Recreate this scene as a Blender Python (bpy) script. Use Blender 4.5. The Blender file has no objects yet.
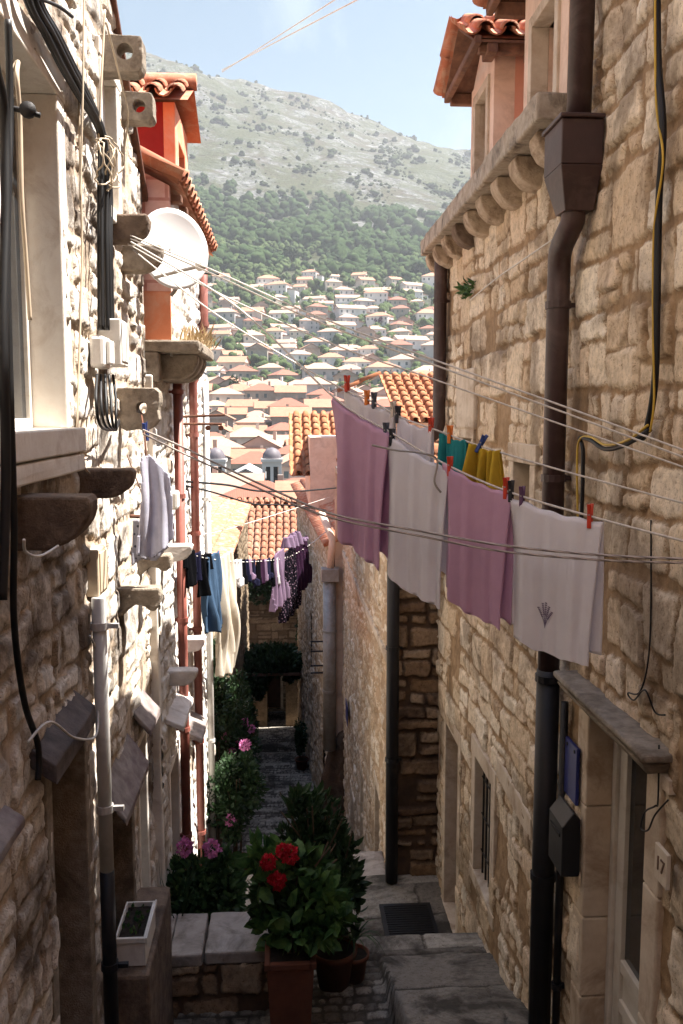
import bpy, math, random
import numpy as np
from mathutils import Vector, Matrix, noise as mnoise
random.seed(7)
R = math.radians
sc = bpy.context.scene
COL = sc.collection
F = 880.0; CX = 341.5; CY = 512.0
PITCH = math.atan(97/math.hypot(880, 56.5)); YAW = math.atan(56.5/880*math.cos(PITCH))
# ------------------------------------------------------------------ camera
cd = bpy.data.cameras.new('camera'); cam = bpy.data.objects.new('camera', cd); COL.objects.link(cam)
cd.sensor_fit = 'VERTICAL'; cd.sensor_height = 36; cd.lens = F/1024*36
cd.clip_start = .05; cd.clip_end = 6000
cam.rotation_euler = (math.pi/2-PITCH, 0, -YAW); cam.location = (0, 0, 0)
sc.camera = cam
CM = cam.rotation_euler.to_matrix()
def ray(u, v): return CM @ Vector(((u-CX)/F, -(v-CY)/F, -1))
def at(u, v, x=None, y=None, z=None):
    d = ray(u, v)
    t = x/d.x if x is not None else (y/d.y if y is not None else z/d.z)
    return d*t
def vplane(u, v, A, B):
    """point seen at (u,v) in the vertical plane through the plan points A and B"""
    d = ray(u, v); n = (-(B[1]-A[1]), B[0]-A[0])
    t = (n[0]*A[0]+n[1]*A[1])/(n[0]*d.x+n[1]*d.y)
    return d*t
# ------------------------------------------------------------------ mesh helpers
class MB:
    def __init__(s): s.v = []; s.f = []; s.m = []
    def add(s, vs, fs, mi=0):
        o = len(s.v); s.v += [tuple(p) for p in vs]; s.f += [tuple(i+o for i in f) for f in fs]; s.m += [mi]*len(fs)
        return s
    def box(s, x0, x1, y0, y1, z0, z1, mi=0):
        v = [(x0,y0,z0),(x1,y0,z0),(x1,y1,z0),(x0,y1,z0),(x0,y0,z1),(x1,y0,z1),(x1,y1,z1),(x0,y1,z1)]
        return s.add(v, [(0,3,2,1),(4,5,6,7),(0,1,5,4),(1,2,6,5),(2,3,7,6),(3,0,4,7)], mi)
    def hexa(s, b, t, mi=0):
        return s.add(list(b)+list(t), [(3,2,1,0),(4,5,6,7),(0,1,5,4),(1,2,6,5),(2,3,7,6),(3,0,4,7)], mi)
    def prism(s, pts, ext, mi=0):
        n = len(pts); e = Vector(ext); a = [Vector(p) for p in pts]
        return s.add(a+[p+e for p in a], [tuple(range(n-1,-1,-1)), tuple(range(n,2*n))]+[(i,(i+1)%n,n+(i+1)%n,n+i) for i in range(n)], mi)
    def tube(s, pts, r, n=8, mi=0, cap=True):
        P = [Vector(p) for p in pts]; m = len(P)
        rr = r if isinstance(r, (list, tuple)) else [r]*m
        vs = []; prev = None
        for i, p in enumerate(P):
            d = (P[min(i+1,m-1)]-P[max(i-1,0)]).normalized()
            if prev is None:
                a = Vector((0,0,1)) if abs(d.z) < .9 else Vector((1,0,0)); x = d.cross(a).normalized()
            else:
                x = (prev - d*prev.dot(d)).normalized()
            prev = x; y = d.cross(x)
            for k in range(n):
                t = 2*math.pi*k/n; vs.append(p+(x*math.cos(t)+y*math.sin(t))*rr[i])
        fs = [(i*n+k, i*n+(k+1)%n, (i+1)*n+(k+1)%n, (i+1)*n+k) for i in range(m-1) for k in range(n)]
        if cap: fs += [tuple(range(n-1,-1,-1)), tuple(range((m-1)*n, m*n))]
        return s.add(vs, fs, mi)
    def lathe(s, prof, c, n=20, axis=None, mi=0):
        vs = []; c = Vector(c); m = len(prof)
        q = Vector((0,0,1)).rotation_difference(Vector(axis)) if axis is not None else None
        for (r, z) in prof:
            for k in range(n):
                t = 2*math.pi*k/n; p = Vector((r*math.cos(t), r*math.sin(t), z))
                if q: p = q @ p
                vs.append(c+p)
        return s.add(vs, [(i*n+k, i*n+(k+1)%n, (i+1)*n+(k+1)%n, (i+1)*n+k) for i in range(m-1) for k in range(n)], mi)
    def build(s, name, mat, parent=None, smooth=False, bevel=0, solid=0, segs=2):
        me = bpy.data.meshes.new(name)
        off = wloc(parent) if parent else Vector((0,0,0))
        me.from_pydata([(p[0]-off.x, p[1]-off.y, p[2]-off.z) for p in s.v], [], s.f)
        mats = mat if isinstance(mat, (list, tuple)) else [mat]
        for m in mats: me.materials.append(m)
        if len(mats) > 1: me.polygons.foreach_set('material_index', s.m)
        if smooth: me.polygons.foreach_set('use_smooth', [True]*len(me.polygons))
        me.update()
        o = bpy.data.objects.new(name, me); COL.objects.link(o)
        if parent: o.parent = parent
        if solid:
            m = o.modifiers.new('s', 'SOLIDIFY'); m.thickness = solid; m.offset = 0
        if bevel:
            m = o.modifiers.new('b', 'BEVEL'); m.width = bevel; m.segments = segs; m.limit_method = 'ANGLE'; m.angle_limit = R(40)
        return o
def wloc(o):
    l = Vector((0,0,0))
    while o: l = l+o.location; o = o.parent
    return l
def tag(o, label, cat, group=None, kind=None):
    if label: o['label'] = label
    if cat: o['category'] = cat
    if group: o['group'] = group
    if kind: o['kind'] = kind
    return o
def struct(o): o['kind'] = 'structure'; return o
def thing(name, loc, label, cat, group=None, kind=None):
    o = bpy.data.objects.new(name, None); COL.objects.link(o); o.location = loc; o.empty_display_size = .1
    return tag(o, label, cat, group, kind)
def copy_tree(o, parent=None):
    c = o.copy(); COL.objects.link(c)
    if parent: c.parent = parent
    for ch in list(o.children): copy_tree(ch, c)
    return c
# ------------------------------------------------------------------ materials
def nm(name):
    m = bpy.data.materials.new(name); m.use_nodes = True
    nt = m.node_tree; b = nt.nodes['Principled BSDF']; return m, nt, b
def N(nt, t, **k):
    n = nt.nodes.new(t)
    for a, v in k.items():
        if a in n.inputs.keys(): n.inputs[a].default_value = v
        else: setattr(n, a, v)
    return n
def ramp(nt, fac, stops, interp='LINEAR'):
    r = nt.nodes.new('ShaderNodeValToRGB'); r.color_ramp.interpolation = interp
    e = r.color_ramp.elements
    while len(e) > 1: e.remove(e[-1])
    e[0].position = stops[0][0]; e[0].color = (*stops[0][1], 1)
    for p, c in stops[1:]:
        x = e.new(p); x.color = (*c, 1)
    nt.links.new(fac, r.inputs[0]); return r
def mix(nt, fac, a, b, mode='MIX'):
    m = nt.nodes.new('ShaderNodeMix'); m.data_type = 'RGBA'; m.blend_type = mode
    for i, x in ((0, fac), (6, a), (7, b)):
        if isinstance(x, (int, float)): m.inputs[i].default_value = x
        elif isinstance(x, tuple): m.inputs[i].default_value = (*x, 1)
        else: nt.links.new(x, m.inputs[i])
    return m.outputs[2]
def mathn(nt, op, a, b=0, clamp=False):
    m = nt.nodes.new('ShaderNodeMath'); m.operation = op; m.use_clamp = clamp
    for i, x in ((0, a), (1, b)):
        if isinstance(x, (int, float)): m.inputs[i].default_value = x
        else: nt.links.new(x, m.inputs[i])
    return m.outputs[0]
def noise(nt, scale, detail=6, rough=.6, coord=None, dist=0):
    n = nt.nodes.new('ShaderNodeTexNoise'); n.inputs['Scale'].default_value = scale
    n.inputs['Detail'].default_value = detail; n.inputs['Roughness'].default_value = rough; n.inputs['Distortion'].default_value = dist
    if coord is None:
        tc = nt.nodes.new('ShaderNodeTexCoord'); coord = tc.outputs['Object']
    nt.links.new(coord, n.inputs['Vector']); return n.outputs[0]
def bump(nt, b, h, strength, dist=.01):
    n = nt.nodes.new('ShaderNodeBump'); n.inputs['Strength'].default_value = strength; n.inputs['Distance'].default_value = dist
    nt.links.new(h, n.inputs['Height']); nt.links.new(n.outputs[0], b.inputs['Normal'])
def pm(name, c1, c2=None, scale=8, rough=.8, metal=0, bmp=.3, bd=.01, dirt=None, dscale=2.5, damt=.5, spec=.3):
    m, nt, b = nm(name)
    c2 = c2 or tuple(x*.75 for x in c1)
    n1 = noise(nt, scale, 8, .65)
    col = ramp(nt, n1, [(.32, c2), (.68, c1)]).outputs[0]
    if dirt:
        n2 = noise(nt, dscale, 6, .7, dist=.6)
        k = ramp(nt, n2, [(.48, (0,0,0)), (.66, (1,1,1))]).outputs[0]
        col = mix(nt, mathn(nt, 'MULTIPLY', k, damt), col, dirt)
    nt.links.new(col, b.inputs['Base Color'])
    b.inputs['Roughness'].default_value = rough; b.inputs['Metallic'].default_value = metal
    b.inputs['Specular IOR Level'].default_value = spec
    if bmp: bump(nt, b, noise(nt, scale*5, 6, .7), bmp, bd)
    return m
def stone_mat(name, stones, mortar, m2, edge=.012, stain=(.12,.08,.05), stamt=.5, bd=.012, wash=None, smear=.06):
    """stone colours picked per stone (attribute sr), mortar between (attribute sd = metres inside the stone)"""
    m, nt, b = nm(name)
    a1 = N(nt, 'ShaderNodeAttribute', attribute_name='sd'); a2 = N(nt, 'ShaderNodeAttribute', attribute_name='sr')
    nA = noise(nt, 22, 6, .65); nB = noise(nt, 3.2, 5, .6); nC = noise(nt, 70, 5, .7); nD = noise(nt, 1.1, 6, .65, dist=.8)
    k = len(stones)
    sc_ = ramp(nt, a2.outputs['Fac'], [((i+.01)/k, c) for i, c in enumerate(stones)], 'LINEAR').outputs[0]
    mott = ramp(nt, nA, [(.3, (.62,.58,.54)), (.5, (.95,.94,.93)), (.7, (1.12,1.1,1.08))]).outputs[0]
    sc_ = mix(nt, 1.0, sc_, mott, 'MULTIPLY')
    pit = ramp(nt, nC, [(.34, (.34,.26,.19)), (.43, (1,1,1))]).outputs[0]
    sc_ = mix(nt, .85, sc_, pit, 'MULTIPLY')
    mo = ramp(nt, noise(nt, 9, 8, .7), [(.3, m2), (.68, mortar)]).outputs[0]
    d = mathn(nt, 'ADD', a1.outputs['Fac'], mathn(nt, 'MULTIPLY', mathn(nt, 'SUBTRACT', nC, .5), .035))
    d = mathn(nt, 'ADD', d, mathn(nt, 'MULTIPLY', mathn(nt, 'SUBTRACT', noise(nt, 2.3, 5, .65), .5), smear))
    k1 = N(nt, 'ShaderNodeMapRange'); k1.inputs['From Min'].default_value = -.004; k1.inputs['From Max'].default_value = edge
    nt.links.new(d, k1.inputs['Value'])
    col = mix(nt, k1.outputs[0], mo, sc_)
    st = ramp(nt, nD, [(.48, (0,0,0)), (.60, (1,1,1))]).outputs[0]
    col = mix(nt, mathn(nt, 'MULTIPLY', st, stamt), col, stain)
    if wash:
        w = ramp(nt, noise(nt, 1.6, 8, .75, dist=.4), [(.44, (0,0,0)), (.52, (1,1,1))]).outputs[0]
        col = mix(nt, mathn(nt, 'MULTIPLY', w, wash[1]), col, wash[0])
    nt.links.new(col, b.inputs['Base Color']); b.inputs['Roughness'].default_value = .9
    b.inputs['Specular IOR Level'].default_value = .15
    h = mathn(nt, 'ADD', mathn(nt, 'MULTIPLY', nA, .6), mathn(nt, 'ADD', mathn(nt, 'MULTIPLY', nC, .35), mathn(nt, 'MULTIPLY', k1.outputs[0], .35)))
    bump(nt, b, h, .8, bd)
    return m
M = {}
M['rwall'] = stone_mat('warm_rubble', [(.56,.42,.28),(.71,.58,.42),(.79,.68,.53),(.60,.46,.31),(.83,.74,.60),(.69,.55,.40)], (.44,.30,.175), (.20,.125,.07), stain=(.10,.065,.04), stamt=.6)
M['rwall_far'] = stone_mat('pale_rubble', [(.60,.46,.32),(.70,.58,.44),(.74,.65,.53),(.56,.42,.28)], (.52,.38,.25), (.40,.27,.17), stain=(.16,.11,.07), stamt=.35)
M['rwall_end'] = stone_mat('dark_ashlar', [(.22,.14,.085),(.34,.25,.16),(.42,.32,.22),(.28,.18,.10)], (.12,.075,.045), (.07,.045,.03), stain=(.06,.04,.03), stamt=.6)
M['lwall'] = stone_mat('bleached_rubble', [(.62,.56,.49),(.74,.69,.62),(.80,.76,.70),(.56,.48,.40),(.76,.72,.66)], (.60,.51,.41), (.36,.26,.18), stain=(.07,.048,.034), stamt=.85, bd=.02)
M['lwall2'] = stone_mat('washed_rubble', [(.60,.55,.49),(.70,.66,.60),(.52,.45,.38)], (.56,.50,.43), (.32,.25,.18), stain=(.28,.20,.14), stamt=.5, wash=((.72,.70,.66), .8))
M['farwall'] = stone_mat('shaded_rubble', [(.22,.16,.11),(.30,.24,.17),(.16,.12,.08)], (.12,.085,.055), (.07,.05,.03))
M['paving'] = stone_mat('worn_paving', [(.10,.086,.07),(.14,.125,.105),(.20,.18,.155),(.30,.275,.235),(.38,.35,.30)], (.085,.074,.06), (.05,.043,.035), stain=(.035,.03,.024), stamt=.85, bd=.006, smear=.05)
M['dress'] = pm('dressed_stone', (.62,.53,.42), (.48,.38,.28), 7, .85, dirt=(.24,.16,.10), damt=.75)
M['dressL'] = pm('pale_dressed_stone', (.80,.76,.69), (.70,.64,.56), 7, .85, dirt=(.45,.36,.28), dscale=3.5, damt=.6)
M['bracket'] = pm('weathered_bracket_stone', (.40,.34,.27), (.22,.18,.14), 18, .95, bmp=.7, bd=.02, dirt=(.12,.09,.065), damt=.85)
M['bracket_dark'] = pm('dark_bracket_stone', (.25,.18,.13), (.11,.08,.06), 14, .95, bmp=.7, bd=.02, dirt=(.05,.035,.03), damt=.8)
M['cornice'] = pm('cornice_stone', (.52,.45,.36), (.36,.29,.22), 16, .95, bmp=.6, bd=.02, dirt=(.11,.09,.07), dscale=4, damt=.9)
M['corbel'] = pm('warm_corbel_stone', (.60,.49,.37), (.42,.32,.23), 12, .95, bmp=.6, bd=.02, dirt=(.16,.10,.06), dscale=5, damt=.85)
M['slab'] = pm('grey_slab_stone', (.30,.26,.24), (.17,.14,.13), 10, .7, bmp=.4, dirt=(.10,.06,.07), dscale=4, damt=.7)
M['slate'] = pm('dark_slate', (.13,.105,.10), (.06,.05,.05), 12, .75, bmp=.6, dirt=(.03,.03,.03), damt=.6)
M['palehood'] = pm('pale_slab', (.70,.66,.62), (.55,.50,.46), 9, .8, dirt=(.3,.24,.2), damt=.6)
M['pink'] = pm('salmon_render', (.74,.36,.25), (.66,.31,.21), 3, .9, bmp=.2, dirt=(.58,.30,.22), dscale=2, damt=.5)
M['pale'] = pm('cream_render', (.78,.60,.48), (.68,.48,.36), 4, .9, bmp=.2, dirt=(.42,.28,.2), dscale=3, damt=.5)
M['red'] = pm('red_render', (.30,.018,.016), (.24,.015,.014), 4, .85, bmp=.15, dirt=(.36,.06,.045), damt=.3)
M['orange'] = pm('orange_render', (.78,.30,.17), (.68,.24,.13), 5, .9, bmp=.2, dirt=(.7,.5,.4), damt=.6)
M['tile'] = pm('terracotta_tile', (.52,.20,.105), (.34,.12,.07), 6, .85, bmp=.4, dirt=(.50,.36,.26), dscale=6, damt=.8)
M['tile_pale'] = pm('faded_terracotta_tile', (.34,.14,.08), (.25,.095,.05), 3, .9, bmp=.3, dirt=(.36,.25,.18), dscale=2, damt=.8)
M['tile_org'] = pm('orange_tile', (.38,.145,.06), (.29,.10,.042), 3, .9, bmp=.3, dirt=(.40,.26,.16), dscale=3, damt=.5)
M['wood'] = pm('old_wood', (.25,.13,.08), (.12,.06,.04), 12, .8, dirt=(.05,.03,.02))
M['pipe'] = pm('brown_pipe_paint', (.055,.028,.026), (.038,.020,.019), 9, .42, bmp=.1, dirt=(.12,.08,.07), dscale=5, damt=.5, spec=.5)
M['pipe_black'] = pm('black_pipe_paint', (.016,.015,.018), (.010,.010,.011), 9, .5, bmp=.1, spec=.4)
M['pipe_red'] = pm('red_brown_pipe_paint', (.30,.10,.075), (.22,.07,.055), 9, .5, bmp=.1, dirt=(.35,.2,.16), damt=.4, spec=.4)
M['pipe_white'] = pm('white_pipe_plastic', (.66,.65,.62), (.55,.53,.5), 5, .5, bmp=.05, dirt=(.3,.26,.22), damt=.4)
M['pipe_grey'] = pm('zinc_pipe', (.38,.36,.34), (.28,.26,.24), 8, .5, metal=.3, bmp=.1, dirt=(.2,.15,.1), damt=.5)
M['cable'] = pm('black_cable', (.012,.012,.013), None, 8, .5, bmp=0)
M['yellow_cable'] = pm('yellow_cable', (.55,.36,.05), None, 8, .5, bmp=0)
M['beige_cable'] = pm('beige_cable', (.55,.45,.33), None, 8, .6, bmp=0)
M['white_cable'] = pm('white_cable', (.72,.70,.66), None, 8, .6, bmp=0)
def rope_mat(name, c):
    m, nt, b = nm(name)
    w = N(nt, 'ShaderNodeTexWave', Scale=38.0, Distortion=1.0); w.bands_direction = 'DIAGONAL'
    tc = nt.nodes.new('ShaderNodeTexCoord'); nt.links.new(tc.outputs['Object'], w.inputs['Vector'])
    nt.links.new(ramp(nt, w.outputs[1], [(.3, tuple(x*.45 for x in c)), (.6, c)]).outputs[0], b.inputs['Base Color'])
    b.inputs['Roughness'].default_value = .9; return m
M['line'] = pm('washing_line_cord', (.72,.68,.62), (.5,.46,.42), 40, .8, bmp=0)
M['rope'] = rope_mat('twisted_rope', (.42,.36,.33))
M['plastic_white'] = pm('white_box_plastic', (.74,.72,.68), (.66,.63,.58), 5, .5, bmp=.03, dirt=(.4,.34,.28), dscale=6, damt=.4)
M['plastic_beige'] = pm('beige_box_plastic', (.60,.50,.36), (.52,.42,.30), 5, .6, bmp=.05, dirt=(.3,.2,.14), dscale=6, damt=.3)
M['dish'] = pm('white_dish_paint', (.86,.86,.86), (.82,.82,.82), 3, .5, bmp=0, dirt=(.7,.66,.62), damt=.3)
M['dark'] = pm('dark_interior', (.012,.011,.011), (.008,.008,.008), 4, .9, bmp=0)
M['glass'] = pm('dark_window_glass', (.02,.024,.028), (.012,.014,.016), 1, .08, bmp=0, spec=.6)
M['iron'] = pm('black_iron', (.02,.018,.018), (.012,.011,.011), 20, .6, bmp=.2)
M['rust'] = pm('rusted_iron', (.16,.06,.03), (.07,.035,.025), 30, .8, bmp=.3)
M['doorwhite'] = pm('old_white_door_paint', (.66,.62,.56), (.58,.54,.48), 3, .55, bmp=.1, dirt=(.35,.28,.2), dscale=5, damt=.4)
M['doorbrown'] = pm('brown_door_wood', (.10,.045,.03), (.05,.025,.018), 5, .7, bmp=.2)
M['plate'] = pm('enamel_plate', (.60,.52,.42), (.54,.46,.36), 4, .4, bmp=.05, dirt=(.35,.24,.16), dscale=12, damt=.5)
M['plate_text'] = pm('plate_lettering', (.16,.10,.07), None, 4, .5, bmp=0)
M['blue'] = pm('blue_enamel', (.02,.03,.16), (.015,.02,.12), 4, .4, bmp=0)
M['terracotta'] = pm('terracotta_pot', (.16,.058,.035), (.10,.04,.025), 6, .85, bmp=.2, dirt=(.12,.07,.05), damt=.5)
M['soil'] = pm('dark_soil', (.035,.025,.018), (.015,.011,.008), 30, .95, bmp=.8)
M['bark'] = pm('bark', (.12,.08,.05), (.06,.04,.03), 20, .9)
M['boulder'] = pm('brown_render_buttress', (.10,.055,.03), (.03,.018,.012), 3, .95, bmp=.8, bd=.03, dirt=(.15,.11,.08), dscale=1.8, damt=.8)
def leaf_mat(name, c1, c2, tr=.25):
    m, nt, b = nm(name)
    oi = noise(nt, 9, 4, .7)
    nt.links.new(ramp(nt, oi, [(.35, c2), (.65, c1)]).outputs[0], b.inputs['Base Color'])
    b.inputs['Roughness'].default_value = .55; b.inputs['Specular IOR Level'].default_value = .35
    if tr:
        b.inputs['Transmission Weight'].default_value = 0
        t = nt.nodes.new('ShaderNodeBsdfTranslucent'); nt.links.new(ramp(nt, oi, [(.35, c2), (.65, c1)]).outputs[0], t.inputs[0])
        ms = nt.nodes.new('ShaderNodeMixShader'); ms.inputs[0].default_value = tr
        out = nt.nodes['Material Output']
        nt.links.new(b.outputs[0], ms.inputs[1]); nt.links.new(t.outputs[0], ms.inputs[2]); nt.links.new(ms.outputs[0], out.inputs[0])
    return m
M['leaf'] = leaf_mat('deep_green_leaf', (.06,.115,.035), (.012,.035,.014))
M['leaf2'] = leaf_mat('bright_green_leaf', (.10,.19,.045), (.015,.055,.018))
M['leaf3'] = leaf_mat('dark_ivy_leaf', (.03,.065,.022), (.014,.032,.012))
M['drygrass'] = leaf_mat('dry_grass', (.5,.38,.22), (.35,.25,.13), .1)
M['flower_red'] = leaf_mat('red_petal', (.62,.02,.04), (.42,.012,.03), .2)
M['flower_pink'] = leaf_mat('pink_petal', (.62,.22,.45), (.5,.14,.34), .2)
M['flower_white'] = leaf_mat('white_petal', (.7,.68,.62), (.6,.55,.5), .2)
def cloth_mat(name, c, c2=None, wv=260, tr=.3, pattern=None):
    m, nt, b = nm(name)
    c2 = c2 or tuple(x*.82 for x in c)
    col = ramp(nt, noise(nt, 14, 5, .6), [(.3, c2), (.7, c)]).outputs[0]
    if pattern:
        v = nt.nodes.new('ShaderNodeTexVoronoi'); v.inputs['Scale'].default_value = pattern[1]
        tc = nt.nodes.new('ShaderNodeTexCoord'); nt.links.new(tc.outputs['Object'], v.inputs['Vector'])
        k = ramp(nt, v.outputs[0], [(.22, (1,1,1)), (.3, (0,0,0))]).outputs[0]
        col = mix(nt, k, col, pattern[0])
    nt.links.new(col, b.inputs['Base Color']); b.inputs['Roughness'].default_value = .95
    b.inputs['Specular IOR Level'].default_value = .03
    bump(nt, b, noise(nt, wv, 3, .8), .6, .004)
    t = nt.nodes.new('ShaderNodeBsdfTranslucent'); nt.links.new(col, t.inputs[0])
    ms = nt.nodes.new('ShaderNodeMixShader'); ms.inputs[0].default_value = tr
    nt.links.new(b.outputs[0], ms.inputs[1]); nt.links.new(t.outputs[0], ms.inputs[2]); nt.links.new(ms.outputs[0], nt.nodes['Material Output'].inputs[0])
    return m
# ------------------------------------------------------------------ numpy noise and stone layout
def vnoise(x, y, seed):
    rs = np.random.RandomState(seed); T = rs.rand(256, 256)
    xi = np.floor(x).astype(int); yi = np.floor(y).astype(int); fx = x-xi; fy = y-yi
    fx = fx*fx*(3-2*fx); fy = fy*fy*(3-2*fy)
    a = T[xi & 255, yi & 255]; b = T[(xi+1) & 255, yi & 255]; c = T[xi & 255, (yi+1) & 255]; d = T[(xi+1) & 255, (yi+1) & 255]
    return (a*(1-fx)+b*fx)*(1-fy)+(c*(1-fx)+d*fx)*fy-.5
def fbm(x, y, seed, oct=4, g=.5):
    s = 0; a = 1; 
    for i in range(oct): s = s+a*vnoise(x*2**i, y*2**i, seed+i); a *= g
    return s
def stones(S, Z, seed, rowh, ln, warp=.03, joint=.012, miss=.06, split=0, gap=.06):
    rs = np.random.RandomState(seed)
    Sw = S+warp*1.3*fbm(S*3.1, Z*3.1, seed+11, 3)+.012*fbm(S*16, Z*16, seed+12, 2); Zw = Z+warp*1.3*fbm(S*2.3+9, Z*3.7+5, seed+23, 3)+.012*fbm(S*15, Z*17, seed+13, 2)
    z0, z1 = Zw.min()-.5, Zw.max()+.5; s0, s1 = Sw.min()-1, Sw.max()+1
    zb = [z0]
    while zb[-1] < z1: zb.append(zb[-1]+rs.uniform(*rowh))
    zb = np.array(zb); row = np.clip(np.searchsorted(zb, Zw)-1, 0, len(zb)-2)
    D = np.zeros_like(S); RR = np.zeros_like(S); DEP = np.zeros_like(S)
    for r in range(len(zb)-1):
        m = row == r
        if not m.any(): continue
        h = zb[r+1]-zb[r]
        sb = [s0-rs.uniform(0, ln[1])]
        while sb[-1] < s1: sb.append(sb[-1]+rs.uniform(*ln)*(.7+.6*h/rowh[1]))
        sb = np.array(sb); n = len(sb); s = Sw[m]; z = Zw[m]
        k = np.clip(np.searchsorted(sb, s)-1, 0, n-2)
        ins = joint*(.6+2.0*rs.rand(n)**2); ins[rs.rand(n) < miss] = .3
        top = rs.rand(n)*h*gap; bot = rs.rand(n)*h*gap
        lo, hi = zb[r]+bot[k], zb[r+1]-top[k]; le, ri = sb[k], sb[k+1]; rid = rs.rand(n)[k]; rdp = rs.rand(n)[k]
        if split > 0:      # some cells hold two courses, and a course of those may hold two stones
            sp2 = (rs.rand(n) < split*(h/rowh[1]))[k]; fz = (.32+.36*rs.rand(n))[k]; mid = lo+(hi-lo)*fz; upper = z > mid
            lo = np.where(sp2 & upper, mid, lo); hi = np.where(sp2 & ~upper, mid, hi)
            sv = sp2 & (np.where(upper, rs.rand(n)[k], rs.rand(n)[k]) < .5); fx = np.where(upper, (.3+.4*rs.rand(n))[k], (.3+.4*rs.rand(n))[k]); mx = le+(ri-le)*fx; rt = s > mx
            le = np.where(sv & rt, mx, le); ri = np.where(sv & ~rt, mx, ri)
            rid = (rid+.37*(sp2 & upper)+.53*(sv & rt)) % 1; rdp = (rdp+.61*(sp2 & upper)+.29*(sv & rt)) % 1
        dx = np.minimum(s-le, ri-s)-ins[k]; dz = np.minimum(z-lo, hi-z)-ins[k]*.8
        rad = .022
        q = np.sqrt(np.maximum(rad-dx, 0)**2+np.maximum(rad-dz, 0)**2)
        D[m] = np.minimum(rad-q, np.minimum(dx, dz)+rad*0)
        RR[m] = rid; DEP[m] = rdp
    return D, RR, DEP
def arr(a, b, step, extra=()):
    """grid coordinates from a to b; step may be a function of position"""
    out = [a]
    while out[-1] < b:
        out.append(out[-1]+(step(out[-1]) if callable(step) else step))
    out[-1] = b
    for e in extra:
        if a < e < b:
            i = min(range(len(out)), key=lambda j: abs(out[j]-e)); 
            if 0 < i < len(out)-1: out[i] = e
    return np.array(out)
def grid_mesh(name, V, nu, nv, keep, mat, parent, attrs, smooth=True):
    i = np.arange(nu-1)[:, None]*nv+np.arange(nv-1)[None, :]
    q = np.stack([i, i+nv, i+nv+1, i+1], -1).reshape(-1, 4)[keep.reshape(-1)]
    me = bpy.data.meshes.new(name)
    off = wloc(parent) if parent else Vector((0,0,0))
    V = V.reshape(-1, 3)-np.array(off)
    me.vertices.add(len(V)); me.vertices.foreach_set('co', V.astype(np.float32).ravel())
    me.loops.add(len(q)*4); me.loops.foreach_set('vertex_index', q.astype(np.int32).ravel())
    me.polygons.add(len(q)); me.polygons.foreach_set('loop_start', (np.arange(len(q))*4).astype(np.int32))
    me.polygons.foreach_set('loop_total', np.full(len(q), 4, np.int32))
    me.polygons.foreach_set('use_smooth', np.ones(len(q), bool) if smooth else np.zeros(len(q), bool))
    me.update(calc_edges=True)
    for k, a in attrs.items():
        at_ = me.attributes.new(k, 'FLOAT', 'POINT'); at_.data.foreach_set('value', a.astype(np.float32).ravel())
    me.materials.append(mat)
    o = bpy.data.objects.new(name, me); COL.objects.link(o)
    if parent: o.parent = parent
    return o
def stone_wall(name, parent, P0, P1, z0, z1, nrm, mat, seed, ss, zs, rowh=(.14,.3), ln=(.16,.45), openings=(), top=None, amp=.035, warp=.03, joint=.014, miss=.06, rough=.012, split=.85):
    """rubble wall from plan point P0 to P1; openings in (s0,s1,z0,z1) with s = distance from P0; stones stand proud along nrm"""
    L = math.hypot(P1[0]-P0[0], P1[1]-P0[1]); dx, dy = (P1[0]-P0[0])/L, (P1[1]-P0[1])/L
    S = arr(0, L, ss, [o[0] for o in openings]+[o[1] for o in openings]); Z = arr(z0, z1, zs, [o[2] for o in openings]+[o[3] for o in openings])
    SS, ZZ = np.meshgrid(S, Z, indexing='ij')
    D, RR, DEP = stones(SS, ZZ, seed, rowh, ln, warp, joint, miss, split)
    k = np.clip((D+.022*fbm(SS*18, ZZ*18, seed+5, 3))/.014, 0, 1); k = k*k*(3-2*k)
    H = k*amp*(.15+.9*DEP)+rough*fbm(SS*14, ZZ*14, seed+7, 4)+.014*k*fbm(SS*5, ZZ*5, seed+8, 2)+.008*k*np.abs(fbm(SS*11, ZZ*11, seed+9, 3))+.03*fbm(SS*1.3, ZZ*1.3, seed+3, 3)
    for o in openings:      # flatten near openings
        dd = np.maximum(np.maximum(o[0]-SS, SS-o[1]), np.maximum(o[2]-ZZ, ZZ-o[3])); H = np.where(dd < .03, np.minimum(H, .004), H)
    V = np.stack([P0[0]+dx*SS+nrm[0]*H, P0[1]+dy*SS+nrm[1]*H, ZZ], -1)
    if top is not None:
        T = np.vectorize(top)(S)[:, None]; V[..., 2] = np.minimum(V[..., 2], T)
    sc_, zc = (S[:-1]+S[1:])/2, (Z[:-1]+Z[1:])/2; A, B = np.meshgrid(sc_, zc, indexing='ij')
    keep = np.ones(A.shape, bool)
    for o in openings: keep &= ~((A > o[0]) & (A < o[1]) & (B > o[2]) & (B < o[3]))
    if top is not None: keep &= ZZ[:-1, :-1] < T[:-1]
    return grid_mesh(name, V, len(S), len(Z), keep, mat, parent, {'sd': D, 'sr': RR})
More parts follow.
